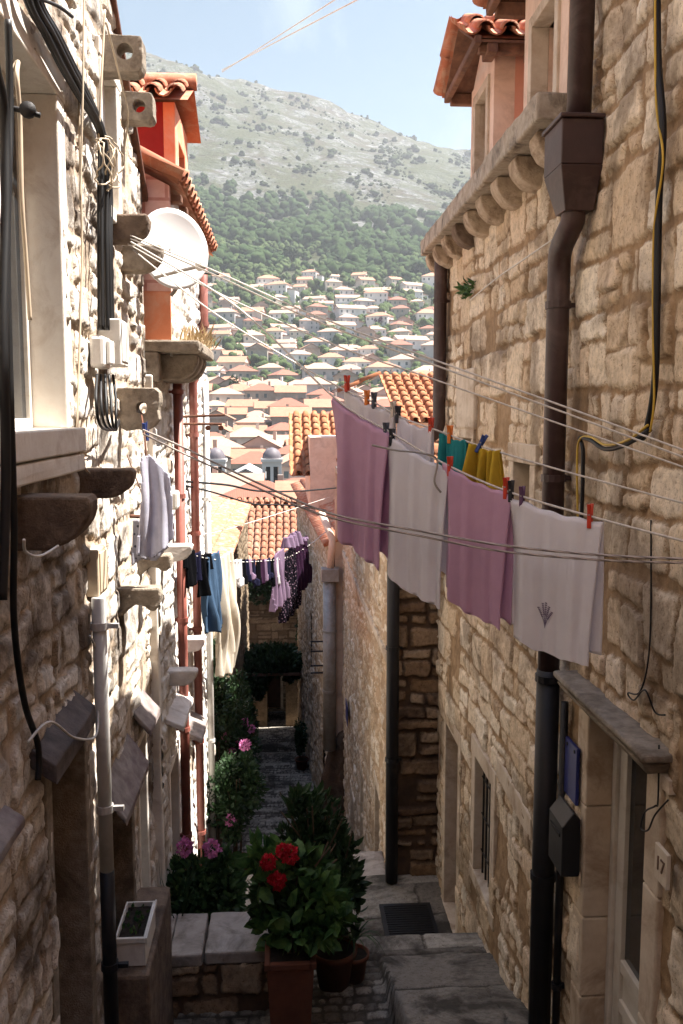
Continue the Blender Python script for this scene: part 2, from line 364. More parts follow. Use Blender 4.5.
# ------------------------------------------------------------------ roof tiles
def tile_field(mb, O, across, down, w, l, tw=.2, tl=.38, r=None, n=6, channels=True, jit=.006):
    """barrel tiles: O top corner, across / down unit vectors, covering w x l"""
    O = Vector(O); A = Vector(across).normalized(); Dn = Vector(down).normalized(); U = A.cross(Dn).normalized()
    if U.z < 0: U = -U
    nc = max(1, int(round(w/tw))); tw = w/nc; nr = max(1, int(round(l/tl))); tl = l/nr; r = r or tw*.36
    mb.add([O-U*.02, O+A*w-U*.02, O+A*w+Dn*l-U*.02, O+Dn*l-U*.02], [(0,1,2,3)])
    for c in range(nc):
        for q in range(nr):
            for ch in ((0, 1) if channels else (0,)):
                base = O+A*((c+.5 if ch == 0 else c)*tw)+Dn*(q*tl)+U*(.0 if ch == 0 else .035)
                base = base+A*random.uniform(-jit, jit)+U*random.uniform(0, jit)
                ends = []
                for e, (dd, rr, up) in enumerate(((-.03, r*.82, .035), (tl, r*1.04, .0))):
                    c0 = base+Dn*dd+U*((.012 if ch == 0 else 0)-(up if False else 0)+(0 if e == 0 else .022))
                    ring = []
                    for k in range(n+1):
                        t = math.pi*k/n
                        sgn = 1 if ch == 0 else -1
                        ring.append(c0+A*(math.cos(t)*rr)+U*(sgn*math.sin(t)*rr*.9))
                    for k in range(n+1):
                        t = math.pi*k/n; sgn = 1 if ch == 0 else -1
                        ring.append(c0+A*(math.cos(t)*(rr-.014))+U*(sgn*math.sin(t)*(rr-.014)*.9))
                    ends.append(ring)
                vs = ends[0]+ends[1]; m = 2*(n+1); fs = []
                for k in range(n):
                    fs.append((k, k+1, m+k+1, m+k)); fs.append((n+1+k, n+2+k, m+n+2+k, m+n+1+k))
                    fs.append((m+k, m+k+1, m+n+2+k, m+n+1+k))
                mb.add(vs, fs)
    return mb
# ------------------------------------------------------------------ foliage
def leaf(mb, p, d, size, wid=.5, mi=0, rnd=random):
    d = Vector(d).normalized(); a = Vector((rnd.uniform(-1,1), rnd.uniform(-1,1), rnd.uniform(-.4,.4)))
    s = d.cross(a)
    if s.length < 1e-3: s = Vector((1,0,0))
    s.normalize(); n = s.cross(d); p = Vector(p); w = size*wid*.5; k = size*rnd.uniform(-.16,.05)
    if size > .06:
        c1 = n*size*.07; mb.add([p, p+d*size*.28+s*w*.9+c1, p+d*size*.66+s*w*.72+c1+n*k*.6, p+d*size+n*k*1.8, p+d*size*.66-s*w*.72+c1+n*k*.6, p+d*size*.28-s*w*.9+c1, p+d*size*.3, p+d*size*.68+n*k*.5],
            [(0,1,6),(1,2,7,6),(2,3,7),(3,4,7),(4,5,6,7),(5,0,6)], mi)
    else: mb.add([p, p+d*size*.45+s*w+n*size*.08, p+d*size+n*k*1.6, p+d*size*.45-s*w+n*size*.08, p+d*size*.5], [(0,1,4),(1,2,4),(2,3,4),(3,0,4)], mi)
def bush(mb, c, rad, n, size, wid=.55, seed=0, shell=.45, clumps=14, up=.2):
    rnd = random.Random(seed); c = Vector(c)
    cl = []
    for i in range(clumps):
        while True:
            q = Vector((rnd.uniform(-1,1), rnd.uniform(-1,1), rnd.uniform(-1,1)))
            if .2 < q.length < 1: break
        cl.append((Vector((q.x*rad[0]*.72, q.y*rad[1]*.72, q.z*rad[2]*.72)), rnd.uniform(.28,.5)))
    for i in range(n):
        b, s = cl[rnd.randrange(clumps)]
        q = Vector((rnd.gauss(0,1), rnd.gauss(0,1), rnd.gauss(0,1))).normalized()*(rnd.uniform(shell,1)**.5)
        p = c+b+Vector((q.x*rad[0]*s, q.y*rad[1]*s, q.z*rad[2]*s))
        d = (q*.8+Vector((rnd.uniform(-.6,.6), rnd.uniform(-.6,.6), rnd.uniform(-.5,.4)+up)))
        leaf(mb, p, d, size*rnd.uniform(.6,1.3), wid, rnd=rnd)
    return mb
def flowerhead(mb, c, r, n, size, seed=0):
    rnd = random.Random(seed); c = Vector(c)
    for i in range(n):
        q = Vector((rnd.gauss(0,1), rnd.gauss(0,1), rnd.gauss(0,1))).normalized()
        leaf(mb, c+q*r*rnd.uniform(.5,1), q+Vector((rnd.uniform(-.7,.7), rnd.uniform(-.7,.7), rnd.uniform(-.7,.7))), size, .9, rnd=rnd)
    return mb
def arc(pts, n=10, sag=0):
    """smooth polyline through pts (Catmull-Rom)"""
    P = [Vector(p) for p in pts]; out = []
    for i in range(len(P)-1):
        a = P[max(i-1,0)]; b = P[i]; c = P[i+1]; d = P[min(i+2,len(P)-1)]
        for k in range(n):
            t = k/n
            q = .5*((2*b)+(c-a)*t+(2*a-5*b+4*c-d)*t*t+(3*b-a-3*c+d)*t**3)
            q.z -= sag*4*t*(1-t); out.append(q)
    out.append(P[-1]); return out
# ================================================================== THE ALLEY FLOOR
STEPS = []            # (y0, y1, z)
y = 4.9; z = -4.08
while y > -3: STEPS.append((y-.45, y, z)); y -= .45; z += .2
STEPS.reverse()
STEPS += [(4.9, 6.85, -4.3), (6.85, 7.25, -4.66), (7.25, 9.05, -4.97)]
y, z = 9.05, -4.97
for i in range(20): z -= .2; STEPS.append((y, y+.41, z)); y += .41
for i in range(8): z -= .14; STEPS.append((y, y+.845, z)); y += .845
for i in range(6): z -= .27; STEPS.append((y, y+1.5, z)); y += 1.5
STEPS.append((y, y+2.2, z)); YEND = y+2.2
def gz(y):
    for a, b, z in STEPS:
        if a <= y < b: return z
    return STEPS[-1][2]
def build_steps():
    Y = []; Zs = []; loc = []; kind = []
    for a, b, z in STEPS:
        st = .03 if a < 4.5 else .013 if a < 9 else .025 if a < 17 else .05
        n = max(3, int((b-a)/st))
        if a < 0: n = 6
        ys = np.linspace(a, b, n)
        for q in ys: Y.append(q); Zs.append(z); loc.append(b-q); kind.append(b-a)
    Y = np.array(Y); Zs = np.array(Zs); loc = np.array(loc); kind = np.array(kind)
    X = np.concatenate([np.arange(-2.0, -1.2, .06), np.arange(-1.2, 1.75, .019), np.arange(1.75, 2.1, .06)])
    XX, YY = np.meshgrid(X, Y, indexing='ij'); LOC = np.broadcast_to(loc, XX.shape); ZZ = np.broadcast_to(Zs, XX.shape)
    D1, R1, E1 = stones(XX, YY, 31, (.06, .11), (.06, .13), .02, .006, .02)
    D2, R2, E2 = stones(XX, YY*1.0, 32, (.42, .8), (.55, 1.2), .05, .003, .0, 0, .015)
    D3, R3, E3 = stones(XX, YY*0+.2, 33, (.3, .31), (.4, .8), .012, .007, 0)
    nos = (YY > 6.0) & (LOC < np.where(np.broadcast_to(kind, XX.shape) > .9, .22, .12))
    land = (YY > 7.25) & (YY < 9.05)
    dn = np.minimum(D3, np.minimum(LOC, .24-LOC+.0)+.02)
    land = land | ((YY < 6.85) & (XX > .78+.1*fbm(XX*0+3.3, YY*2, 77, 3)) & (YY > 3))
    D = np.where(nos, dn, np.where(land, D2, D1)); RR = np.where(nos, .5+.48*R3, np.where(YY > 9.05, np.clip(.35+.6*R1, 0, 1), np.where(land, .25+R2*.35+.4*(R2 > .8), R1*.8)))
    k = np.clip(D/.02, 0, 1); k = k*k*(3-2*k)
    H = k*np.where(nos | land, .012, .016)*(.5+.7*np.where(nos, E3, E1))+.02*fbm(XX*1.5, YY*1.5, 41, 3)+.006*fbm(XX*14, YY*14, 42, 2)
    H = H-np.where(LOC < .03, (.03-LOC)**2*18, 0)
    rmp = np.clip((XX-.72-.05*fbm(YY*2, XX*0+1.7, 90, 3))/.03, 0, 1)*np.where((YY > 4.9) & (YY < 6.85), np.clip((6.62-YY)*.27, 0, .45), 0)
    V = np.stack([XX, YY, ZZ+H+rmp], -1)
    o = grid_mesh('alley_steps', V, len(X), len(Y), np.ones((len(X)-1, len(Y)-1), bool), M['paving'], None, {'sd': D, 'sr': RR})
    struct(o); return o
build_steps()

def opening(parent, wx, side, y0, y1, z0, z1, depth, fw, mat, name='window', sill=0, pane='glass', proud=.02, cas=None, mull=0, bars=0, fmat=None, lintel=True):
    """stone surround (frame), and a glazed or boarded leaf set back in it. side=+1: wall on the right"""
    X = lambda d: wx+side*d
    def bx(mb, d0, d1, a, b, c, e): mb.box(min(X(d0), X(d1)), max(X(d0), X(d1)), a, b, c, e)
    m = MB(); jig = .003
    bx(m, -proud, depth, y0-fw, y0, z0, z1); bx(m, -proud, depth, y1, y1+fw, z0, z1)
    if lintel: bx(m, -proud-jig, depth, y0-fw-.02, y1+fw+.02, z1, z1+fw*1.1)
    bx(m, -proud-sill-jig, depth, y0-fw-.03, y1+fw+.03, z0-fw*.9, z0)
    w = m.build(name, mat, parent, bevel=.008)
    if cas:
        c = MB(); t = .045; d = depth-.06
        bx(c, d, d+.04, y0+.002, y0+t, z0+.002, z1-.002); bx(c, d, d+.04, y1-t, y1-.002, z0+.002, z1-.002)
        bx(c, d+.001, d+.039, y0+t, y1-t, z1-t, z1-.002); bx(c, d+.001, d+.039, y0+t, y1-t, z0+.002, z0+t)
        for i in range(mull):
            yy = y0+(y1-y0)*(i+1)/(mull+1); bx(c, d+.002, d+.038, yy-.02, yy+.02, z0+t, z1-t)
        c.build('casement', cas, w, bevel=.004)
    p = MB(); bx(p, depth-.04, depth-.03, y0+.001, y1-.001, z0+.001, z1-.001)
    p.build('pane', M['glass'] if pane == 'glass' else pane, w)
    if bars:
        g = MB()
        for i in range(bars):
            yy = y0+(y1-y0)*(i+.5)/bars; g.tube([(X(.05), yy, z0-.01), (X(.05), yy, z1+.01)], .009, 6)
        for q in (.18, .5, .82):
            zz = z0+(z1-z0)*q; g.tube([(X(.05), y0-.01, zz), (X(.05), y1+.01, zz)], .007, 6)
        g.build('grille', M['iron'], w)
    return w
def pipe(parent, pts, r, mat, name='drainpipe', collars=(), side=1, cm=None):
    o = MB().tube(pts, r, 14).build(name, mat, parent, smooth=True)
    P = [Vector(p) for p in pts]
    for zc in collars:
        for a, b in zip(P[:-1], P[1:]):
            if min(a.z, b.z) <= zc <= max(a.z, b.z) and abs(a.z-b.z) > 1e-4:
                t = (zc-a.z)/(b.z-a.z); c = a+(b-a)*t
                k = MB(); k.lathe([(r+.001, -.02), (r+.009, -.02), (r+.009, .02), (r+.001, .02)], c, 14)
                k.box(min(c.x, c.x+side*.1), max(c.x, c.x+side*.1), c.y-.012, c.y+.012, zc-.012, zc+.012)
                k.build('pipe_clip', cm or mat, o)
                break
    return o
def corbel_prof(y0, w, wx, side, proj, z1, h, kind='round'):
    """stone bracket profile in x-z, returned as prism points (extrude along y by w)"""
    X = lambda d: wx+side*d
    pts = [(X(-.12), z1), (X(proj-.01), z1)]
    if kind == 'round':
        for k in range(9):
            t = math.pi/2*k/8; pts.append((X(proj-h*.95*(1-math.cos(t))), z1-h*.12-h*.88*math.sin(t)))
        pts.append((X(-.12), z1-h))
    elif kind == 'console':
        for q in ((1, .25), (.98, .55), (.86, .8), (.7, .78), (.6, .6), (.45, .55), (.3, .7), (.12, .95), (0, 1)): pts.append((X(proj*q[0]), z1-h*q[1]))
        pts.append((X(-.12), z1-h))
    elif kind == 'lobe':
        for q in ((1, .3), (.93, .5), (.97, .72), (.82, .9), (.62, 1.0), (.45, .92), (.28, 1.02), (.1, .95), (0, .8)): pts.append((X(proj*q[0]), z1-h*q[1]))
        pts.append((X(-.12), z1-h*.7))
    else:
        pts += [(X(proj), z1-h*.1), (X(proj), z1-h*.85), (X(proj-.02), z1-h), (X(-.12), z1-h)]
    return [(p[0], y0, p[1]) for p in pts]
def roughen(o, amp=.006, sc=14, sub=2):
    m = o.modifiers.new('sub', 'SUBSURF'); m.subdivision_type = 'SIMPLE'; m.levels = m.render_levels = sub
    t = bpy.data.textures.get('grit%g' % sc) or bpy.data.textures.new('grit%g' % sc, 'CLOUDS'); t.noise_scale = 1.0/sc; t.noise_depth = 3
    d = o.modifiers.new('d', 'DISPLACE'); d.texture = t; d.strength = amp*2.4; d.mid_level = .5; d.texture_coords = 'GLOBAL'
    return o
def bracket(parent, y0, w, wx, side, proj, z1, h, kind='round', mat='bracket', hole=None, name='stone_bracket', amp=.006):
    pts = corbel_prof(y0, w, wx, side, proj, z1, h, kind)
    if hole is None:
        o = MB().prism(pts, (0, w, 0)).build(name, M[mat], parent, bevel=.012)
    else:      # block pierced by a round hole along y
        hx, hz, hr = wx+side*hole[0], z1-hole[1], hole[2]
        n = 28; cx, cz = hx, hz; vs = []; P = [(p[0], p[2]) for p in pts]
        def outer(t):      # ray against the outline
            dx, dz = math.cos(t), math.sin(t); best = 9
            for i in range(len(P)):
                ax, az = P[i]; bx, bz = P[(i+1) % len(P)]; ex, ez = bx-ax, bz-az
                den = dx*ez-dz*ex
                if abs(den) < 1e-9: continue
                s = ((ax-cx)*ez-(az-cz)*ex)/den; u = ((ax-cx)*dz-(az-cz)*dx)/den
                if s > 0 and -1e-6 <= u <= 1+1e-6: best = min(best, s)
            return cx+dx*best, cz+dz*best
        for yy in (y0, y0+w):
            for k in range(n):
                t = 2*math.pi*(k+.37)/n; ox, oz = outer(t)
                vs += [(ox, yy, oz), (cx+math.cos(t)*hr, yy, cz+math.sin(t)*hr)]
        fs = []; m = 2*n
        for k in range(n):
            a = 2*k; b = 2*((k+1) % n)
            fs += [(a, a+1, b+1, b), (m+a, m+b, m+b+1, m+a+1), (a, b, m+b, m+a), (a+1, m+a+1, m+b+1, b+1)]
        o = MB().add(vs, fs).build(name, M[mat], parent, bevel=.006)
    roughen(o, amp); return o

# ================================================================== RIGHT HOUSE
RX = 1.6
rh = thing('stone_house', (RX, 6, -4.6), 'tall rubble stone house on the right with corbelled cornice, salmon dormers and brown drainpipe', 'house')
oy = -2.5
def op(y0, y1, z0, z1): return (y0-oy, y1-oy, z0, z1)
DOOR = (3.64, 4.38, -3.75, -1.56); GW = (6.5, 7.08, -3.87, -2.86); FD = (7.8, 8.42, -4.95, -3.05); UW = (5.62, 6.04, -1.1, -.32); UW2 = (7.45, 7.85, -1.3, -.2)
stone_wall('wall', rh, (RX, oy), (RX, 8.95), -5.2, 4.85, (-1, 0), M['rwall'], 101,
    lambda s: .07 if s < 5.6 else .012 if s < 8.2 else .018 if s < 9.6 else .026, .0135, (.20, .46), (.14, .42),
    openings=[op(*DOOR), op(*GW), op(*FD), op(*UW), op(*UW2)], top=lambda s: 4.85 if s+oy < 4.9 else 1.63, amp=.024, joint=.008, warp=.04, miss=.07, rough=.009)
MB().box(RX+.1, 6, -9, 2.3, 4.7, 6.8).box(RX+.02, 6, -9, -2.5, -5, 6.8).box(RX+.35, 6, -2.5, 4.88, -5, 4.85).box(RX+.35, 6, 4.88, 8.93, -5.2, 1.5).build('wall_core', M['pale'], rh)  # first two boxes: unseen masses added beside and behind the camera to cut light
MB().box(RX+.0, RX+.35, 4.84, 4.9, 1.9, 4.85).build('wall_return', M['rwall_far'], rh)
# gable end of the wall where it turns the corner
MB().box(RX+.01, 6, 8.935, 8.955, -5, 1.5).build('end_wall', M['pale'], rh)
# cornice gutter and corbels
c = MB()
yy = 4.86; k = 0
while yy < 8.95:
    L = (.62, .7, .55, .66)[k % 4]; L = min(L, 8.95-yy); dz = (.0, .006, -.004, .004)[k % 4]
    c.box(RX-.24, RX+.3, yy, yy+L-.006, 1.58+dz, 1.73+dz); yy += L; k += 1
roughen(c.build('cornice', M['cornice'], rh, bevel=.015), .006, 9, 3)
for i, yc in enumerate((5.02, 5.5, 5.98, 6.46, 6.94, 7.42, 7.9, 8.38, 8.78)):
    bracket(rh, yc, .17, RX, -1, .19, 1.58, .19, 'round', 'corbel' if i != 5 else 'bracket_dark', name='corbel')
# roof of the lower part, rising away from the alley
a = R(32)
rf = MB(); tile_field(rf, (1.75+2.6*math.cos(a), 4.95, 1.74+2.6*math.sin(a)), (0, 1, 0), (-math.cos(a), 0, -math.sin(a)), 4.05, 2.62, .22, .4)
roof = rf.build('roof', M['tile'], rh, smooth=True)
rf = MB(); tile_field(rf, (1.45+3*math.cos(a), 2.3, 4.87+3*math.sin(a)), (0, 1, 0), (-math.cos(a), 0, -math.sin(a)), 2.6, 3.0, .3, .6)
rf.build('roof', M['tile'], rh, smooth=True)
MB().box(1.40, 1.62, 2.28, 4.9, 4.74, 4.95).build('shadow_board', M['wood'], rh)  # unseen board added so the tile edge casts a straight shadow opposite
# dormers
def dormer(y0, y1, x0, x1, z0, z1, wy0, wy1, wz0, wz1, fmat, cheek, oh, label, tilt=.18):
    d = MB()       # front wall with its window hole
    d.box(x0, x0+.16, y0, wy0, z0, z1).box(x0, x0+.16, wy1, y1, z0, z1).box(x0, x0+.16, wy0, wy1, wz1, z1).box(x0, x0+.16, wy0, wy1, z0, wz0)
    p = d.build('dormer', fmat, rh); p['label'] = label
    for q in ((y0+.004, y0+.1), (y1-.1, y1-.004)): MB().box(x0+.16, x1, q[0], q[1], z0, z1).build('dormer_side', cheek, p)
    # surround
    w = MB(); t = .07
    w.box(x0-.02, x0+.10, wy0-t, wy0+.003, wz0-t, wz1+t).box(x0-.02, x0+.10, wy1-.003, wy1+t, wz0-t, wz1+t).box(x0-.018, x0+.10, wy0+.004, wy1-.004, wz1-.003, wz1+t)
    w.build('window_frame', M['dress'], p, bevel=.006)
    MB().box(x0+.10, x0+.72, wy1+.001, wy1+.05, wz0-.05, wz1+.05).box(x0+.10, x0+.72, wy0-.05, wy0-.001, wz0-.05, wz1+.05).box(x0+.101, x0+.72, wy0, wy1, wz1, wz1+.05).box(x0+.101, x0+.72, wy0, wy1, wz0-.05, wz0).build('reveal', M['pale'], p)
    MB().box(x0+.70, x0+.72, wy0, wy1, wz0, wz1).build('pane', M['glass'], p)
    sf = MB(); ym_ = (y0+y1)/2; hw_ = (y1-y0)/2+oh
    for sg in (-1, 1): sf.hexa([(x0-oh+.02, ym_, z1+hw_*.55-.02), (x1, ym_, z1+hw_*.55-.02), (x1, ym_+sg*hw_*.97, z1-.005), (x0-oh+.02, ym_+sg*hw_*.97, z1-.005)], [(x0-oh+.02, ym_, z1+hw_*.55), (x1, ym_, z1+hw_*.55), (x1, ym_+sg*hw_*.97, z1+.015), (x0-oh+.02, ym_+sg*hw_*.97, z1+.015)])
    sf.build('soffit', M['wood'], p)
    r = MB(); ym = (y0+y1)/2; hw = (y1-y0)/2+oh; s = math.hypot(hw, hw*.55)
    for sg in (-1, 1):
        dn = Vector((0, sg*hw, -hw*.55)).normalized()
        tile_field(r, (x0-oh, ym, z1+hw*.55+.04), (1, 0, 0), dn, x1-x0+oh, s, .19, .36)
    r.build('dormer_roof', M['tile'], p, smooth=True)
    g = MB().prism([(x0+.01, y0, z1-.001), (x0+.01, y1, z1-.001), (x0+.01, ym, z1+hw*.5)], (.1, 0, 0)); g.build('gable', fmat, p)
    e = MB()
    for sg in (-1, 1):
        yy = y0-oh*.75 if sg < 0 else y1+oh*.5
        e.box(x0-oh*.7, x1, yy, yy+.07, z1-.06, z1+.03)
    for q in range(3):
        xx = x0-.1+q*.32; e.box(xx, xx+.08, y0-oh+.02, y0-.01, z1-.075, z1-.005)
    e.box(x0-oh*.9, x0-oh*.9+.05, y0-oh, y1+oh, z1-.02, z1+.04)
    e.build('eave_timber', M['wood'], p, bevel=.008)
    return p
dormer(6.9, 7.72, RX+.0, 3.4, 1.73, 2.72, 7.1, 7.5, 1.98, 2.55, M['pale'], M['pink'], .22, 'salmon pink side dormer with tiled roof')
dormer(5.2, 6.15, RX+.03, 3.4, 1.73, 2.78, 5.42, 5.92, 1.83, 2.5, M['pale'], M['pink'], .24, 'large cream dormer beside the brown pipe')
# down pipe with hopper
px = RX-.10
pp = pipe(rh, [(px, 4.5, 4.9), (px, 4.58, 1.45)], .062, M['pipe'], 'upper_drainpipe', (3.1,))
lp = pipe(rh, arc([(px, 4.62, 1.07), (px, 4.63, 1.0), (px-.01, 4.68, .95), (px-.01, 4.79, .88), (px, 4.84, .78), (px, 4.84, .6)], 5)+[(px, 4.84, -1.45)], .062, M['pipe'], 'drainpipe', (.6, -.35))
pipe(rh, [(px, 4.84, -1.45), (px, 4.84, -3.83)], .066, M['pipe_black'], 'lower_drainpipe', (-1.5, -2.7))
h = MB(); t0 = [(RX-.215, 4.48), (RX-.0, 4.48), (RX-.0, 4.78), (RX-.215, 4.78)]; t1 = [(RX-.17, 4.54), (RX-.02, 4.54), (RX-.02, 4.70), (RX-.17, 4.70)]
h.hexa([(p[0], p[1], 1.04) for p in t1], [(p[0], p[1], 1.25) for p in t0]); h.box(RX-.2151, RX-.001, 4.4801, 4.7799, 1.251, 1.47)
h.box(RX-.228, RX+.0, 4.462, 4.798, 1.471, 1.492)
h.build('hopper', M['pipe'], rh, bevel=.006)
pipe(rh, arc([(RX-.08, 8.62, 1.56), (RX-.09, 8.62, 1.4), (RX-.09, 8.62, .2), (RX-.1, 8.62, -.12), (RX-.2, 8.7, -.24), (RX-.42, 8.86, -.36), (RX-.49, 8.87, -.5), (RX-.49, 8.87, -.7)], 6), .062, M['pipe'], 'corner_drainpipe', (1.1, .35))
# openings
w = opening(rh, RX, 1, *GW, .16, .13, M['dress'], bars=5, cas=M['doorwhite'], mull=1); w['label'] = 'low window behind a black iron grille'
opening(rh, RX, 1, *UW, .2, .12, M['dress'], cas=M['doorwhite'])
opening(rh, RX, 1, *UW2, .2, .09, M['dress'], cas=M['doorwhite'])
f = opening(rh, RX, 1, *FD, .25, .12, M['dress'], name='door_frame', pane=M['doorbrown'])
# near door: dressed stone jambs, white leaf, hood
jd = M['dress']
m = MB(); y0, y1, z0, z1 = DOOR
for zz, hh in ((z0, .6), (z0+.605, .45), (z0+1.06, .62), (z0+1.685, .50)):
    m.box(RX-.022, RX+.16, y1, y1+.16+.05*((hh*10) % 2 > 1), zz, zz+hh).box(RX-.02, RX+.16, y0-.16, y0, zz, zz+hh)
m.box(RX-.019, RX+.16, y0-.15, y1+.15, z0-.06, z0-.001)
df = m.build('door_frame', jd, rh, bevel=.01)
roughen(MB().box(RX-.03, RX+.15, y0-.25, y1+.3, z1+.001, z1+.06).build('lintel', jd, df), .004)
h = MB().hexa([(RX-.09, y0-.18, z1+.06), (RX+.05, y0-.18, z1+.06), (RX+.05, y1+.2, z1+.06), (RX-.09, y1+.2, z1+.06)], [(RX-.13, y0-.22, z1+.11), (RX+.05, y0-.22, z1+.13), (RX+.05, y1+.24, z1+.13), (RX-.13, y1+.24, z1+.11)])
h.box(RX-.14, RX+.04, y0-.24, y1+.26, z1+.131, z1+.165)
roughen(h.build('door_hood', M['bracket'], df, bevel=.012), .006, 10, 3)
d = MB(); X0 = RX+.165; t = .09
d.box(X0-.05, X0+.02, y0+.002, y0+.05, z0, z1).box(X0-.05, X0+.02, y1-.05, y1-.002, z0, z1)
lf = d.build('door_leaf', M['doorwhite'], rh, bevel=.006)
d = MB(); a0, a1 = y0+.055, y1-.055
d.box(X0-.03, X0+.02, a0, a0+t, z0, z1-.01).box(X0-.03, X0+.02, a1-t, a1, z0, z1-.01)
for q, hh in ((z0, .16), (z0+.62, .07), (z0+.84, .07), (z1-.12, .11)): d.box(X0-.029, X0+.019, a0+t, a1-t, q, q+hh)
d.box(X0-.012, X0+.01, a0+t, a1-t, z0+.16, z0+.9)
d.build('door_panel', M['doorwhite'], lf, bevel=.006)
MB().box(X0-.004, X0+.006, a0+t, a1-t, z0+.9, z1-.12).build('pane', M['glass'], lf)
MB().tube(arc([(X0-.03, a0+.05, z0+1.05), (X0-.08, a0+.05, z0+1.05), (X0-.08, a0+.14, z0+1.05)], 4), .009, 8).build('handle', M['iron'], lf)
# blocked lintel lower down, stone set round the meter hatch
b = MB().hexa([(RX-.03, 5.36, -2.76), (RX+.1, 5.36, -2.76), (RX+.1, 6.3, -2.7), (RX-.03, 6.3, -2.7)], [(RX-.03, 5.36, -2.6), (RX+.1, 5.36, -2.6), (RX+.1, 6.3, -2.55), (RX-.03, 6.3, -2.55)])
roughen(b.build('blocked_lintel', M['dress'], rh, bevel=.01), .004)
roughen(MB().box(RX-.035, RX+.1, 7.3, 8.05, -.12, .4).build('stone_block', M['dress'], rh, bevel=.02), .006, 6, 3)
# things fixed by the door
np_ = thing('house_number_plate', (RX-.03, 3.4, -1.9), 'small cream plate reading 17 on the stone wall beside the white door', 'sign')
q0, q1 = 3.43, 3.31
MB().box(RX-.062, RX-.045, q1, q0, -1.93, -1.78).build('plate', M['plate'], np_, bevel=.003)
def text_part(s, size, loc, rot, mat, parent, ext=.002, name='lettering'):
    cu = bpy.data.curves.new('t', 'FONT'); cu.body = s; cu.size = size; cu.extrude = ext; cu.align_x = 'CENTER'; cu.align_y = 'CENTER'
    o = bpy.data.objects.new('tmp', cu); COL.objects.link(o)
    bpy.context.view_layer.update(); dg = bpy.context.evaluated_depsgraph_get()
    me = bpy.data.meshes.new_from_object(o.evaluated_get(dg)); bpy.data.objects.remove(o); me.name = name
    me.materials.clear(); me.materials.append(mat)
    n = bpy.data.objects.new(name, me); COL.objects.link(n); n.parent = parent
    n.location = Vector(loc)-wloc(parent); n.rotation_euler = rot; return n
text_part('17', .085, (RX-.064, (q0+q1)/2, -1.855), (math.pi/2, 0, -math.pi/2), M['plate_text'], np_)
mbx = thing('mailbox', (RX-.05, 4.5, -2.5), 'black metal mailbox fixed beside the big drainpipe near the white door', 'mailbox')
mm = MB(); mm.prism([(RX-.13, 4.42, -2.48), (RX-.03, 4.42, -2.48), (RX-.03, 4.42, -2.16), (RX-.07, 4.42, -2.12), (RX-.13, 4.42, -2.2)], (0, .24, 0)); mm.build('box', M['pipe_black'], mbx, bevel=.006)
MB().box(RX-.136, RX-.1, 4.46, 4.62, -2.27, -2.25).build('slot', M['iron'], mbx)
bs = thing('enamel_panel', (RX-.04, 4.6, -2.1), 'dark blue enamel panel on the wall right of the black drainpipe', 'panel')
MB().box(RX-.05, RX-.03, 4.46, 4.66, -2.1, -1.78).build('panel', M['blue'], bs, bevel=.006)
MB().tube([(RX-.054, 4.50, -1.81), (RX-.02, 4.50, -1.81)], .01).tube([(RX-.054, 4.62, -1.81), (RX-.02, 4.62, -1.81)], .01).build('screw', M['iron'], bs)
pipe(rh, [(RX-.045, 4.70, -1.6), (RX-.045, 4.70, -3.6)], .022, M['pipe_black'], 'thin_pipe', (-2.4, -3.3))
# ================================================================== cables on the right wall
def strand(name, pts, r, mat, label, cat='cable', group=None, n=8, sm=10, sag=0):
    o = MB().tube(arc(pts, sm, sag), r, n).build(name, mat, None, smooth=True); return tag(o, label, cat, group)
def W(u, v, d=.05): return at(u, v, x=RX-d)
strand('cable', [W(657,-30), W(658,60), W(663,130), W(659,200), W(657,300), W(655,380), W(648,425), W(642,438)], .016, M['cable'], 'thick black cable hanging down the rubble wall at the right edge')
strand('cable', [W(655,-30,.07), W(656,100,.065), W(663,160,.065), W(654,230,.065), W(653,330,.065), W(654,400,.065), W(650,432,.065)], .005, M['yellow_cable'], 'thin yellow cable running beside the thick black cable on the right wall')
strand('cable', [W(650,430,.06), W(625,445,.08), W(605,449,.06), W(592,441,.06), W(580,438,.05), W(583,452,.05), W(582,505,.05), W(580,540,.05)], .011, M['cable'], 'dark cable looping sideways from the black cable then down behind white towel')
strand('cable', [W(648,425,.075), W(628,440,.1), W(606,445,.08), W(590,437,.06), W(579,441,.06), W(577,470,.06), W(578,530,.06)], .006, M['yellow_cable'], 'thin yellowish cable looping sideways over the dark cable on right wall')
strand('wire', [W(651,520,.03), W(650,640,.03), W(641,690,.05), W(628,693,.05), W(634,700,.05), W(645,690,.08), W(655,712,.05), W(665,715,.04)], .004, M['cable'], 'thin black wire with a hook above the stone door hood', 'wire')
strand('wire', [W(659,745,.04), W(658,800,.04), W(655,806,.06), W(645,812,.06), W(641,828,.06), W(648,830,.06), W(655,815,.05), W(668,800,.03)], .004, M['cable'], 'thin black wire curling beside the top of the white door', 'wire')
strand('wire', [W(470,300,.03), W(497,278,.06), W(520,262,.1), W(552,240,.1)], .005, M['line'], 'pale slack wire tied from the drainpipe to a plant on the wall', 'wire')
pl = MB(); rn = random.Random(4)
for i in range(46):
    p = W(474, 288, .02); leaf(pl, p+Vector((rn.uniform(-.05,.0), rn.uniform(-.12,.3), rn.uniform(-.05,.05))), (-.5, rn.uniform(-1,1), rn.uniform(-.5,.6)), .1, .25, rnd=rn)
tag(pl.build('wall_plant', M['leaf2'], None), 'sparse green plant growing from the right wall below the cornice', 'plant')

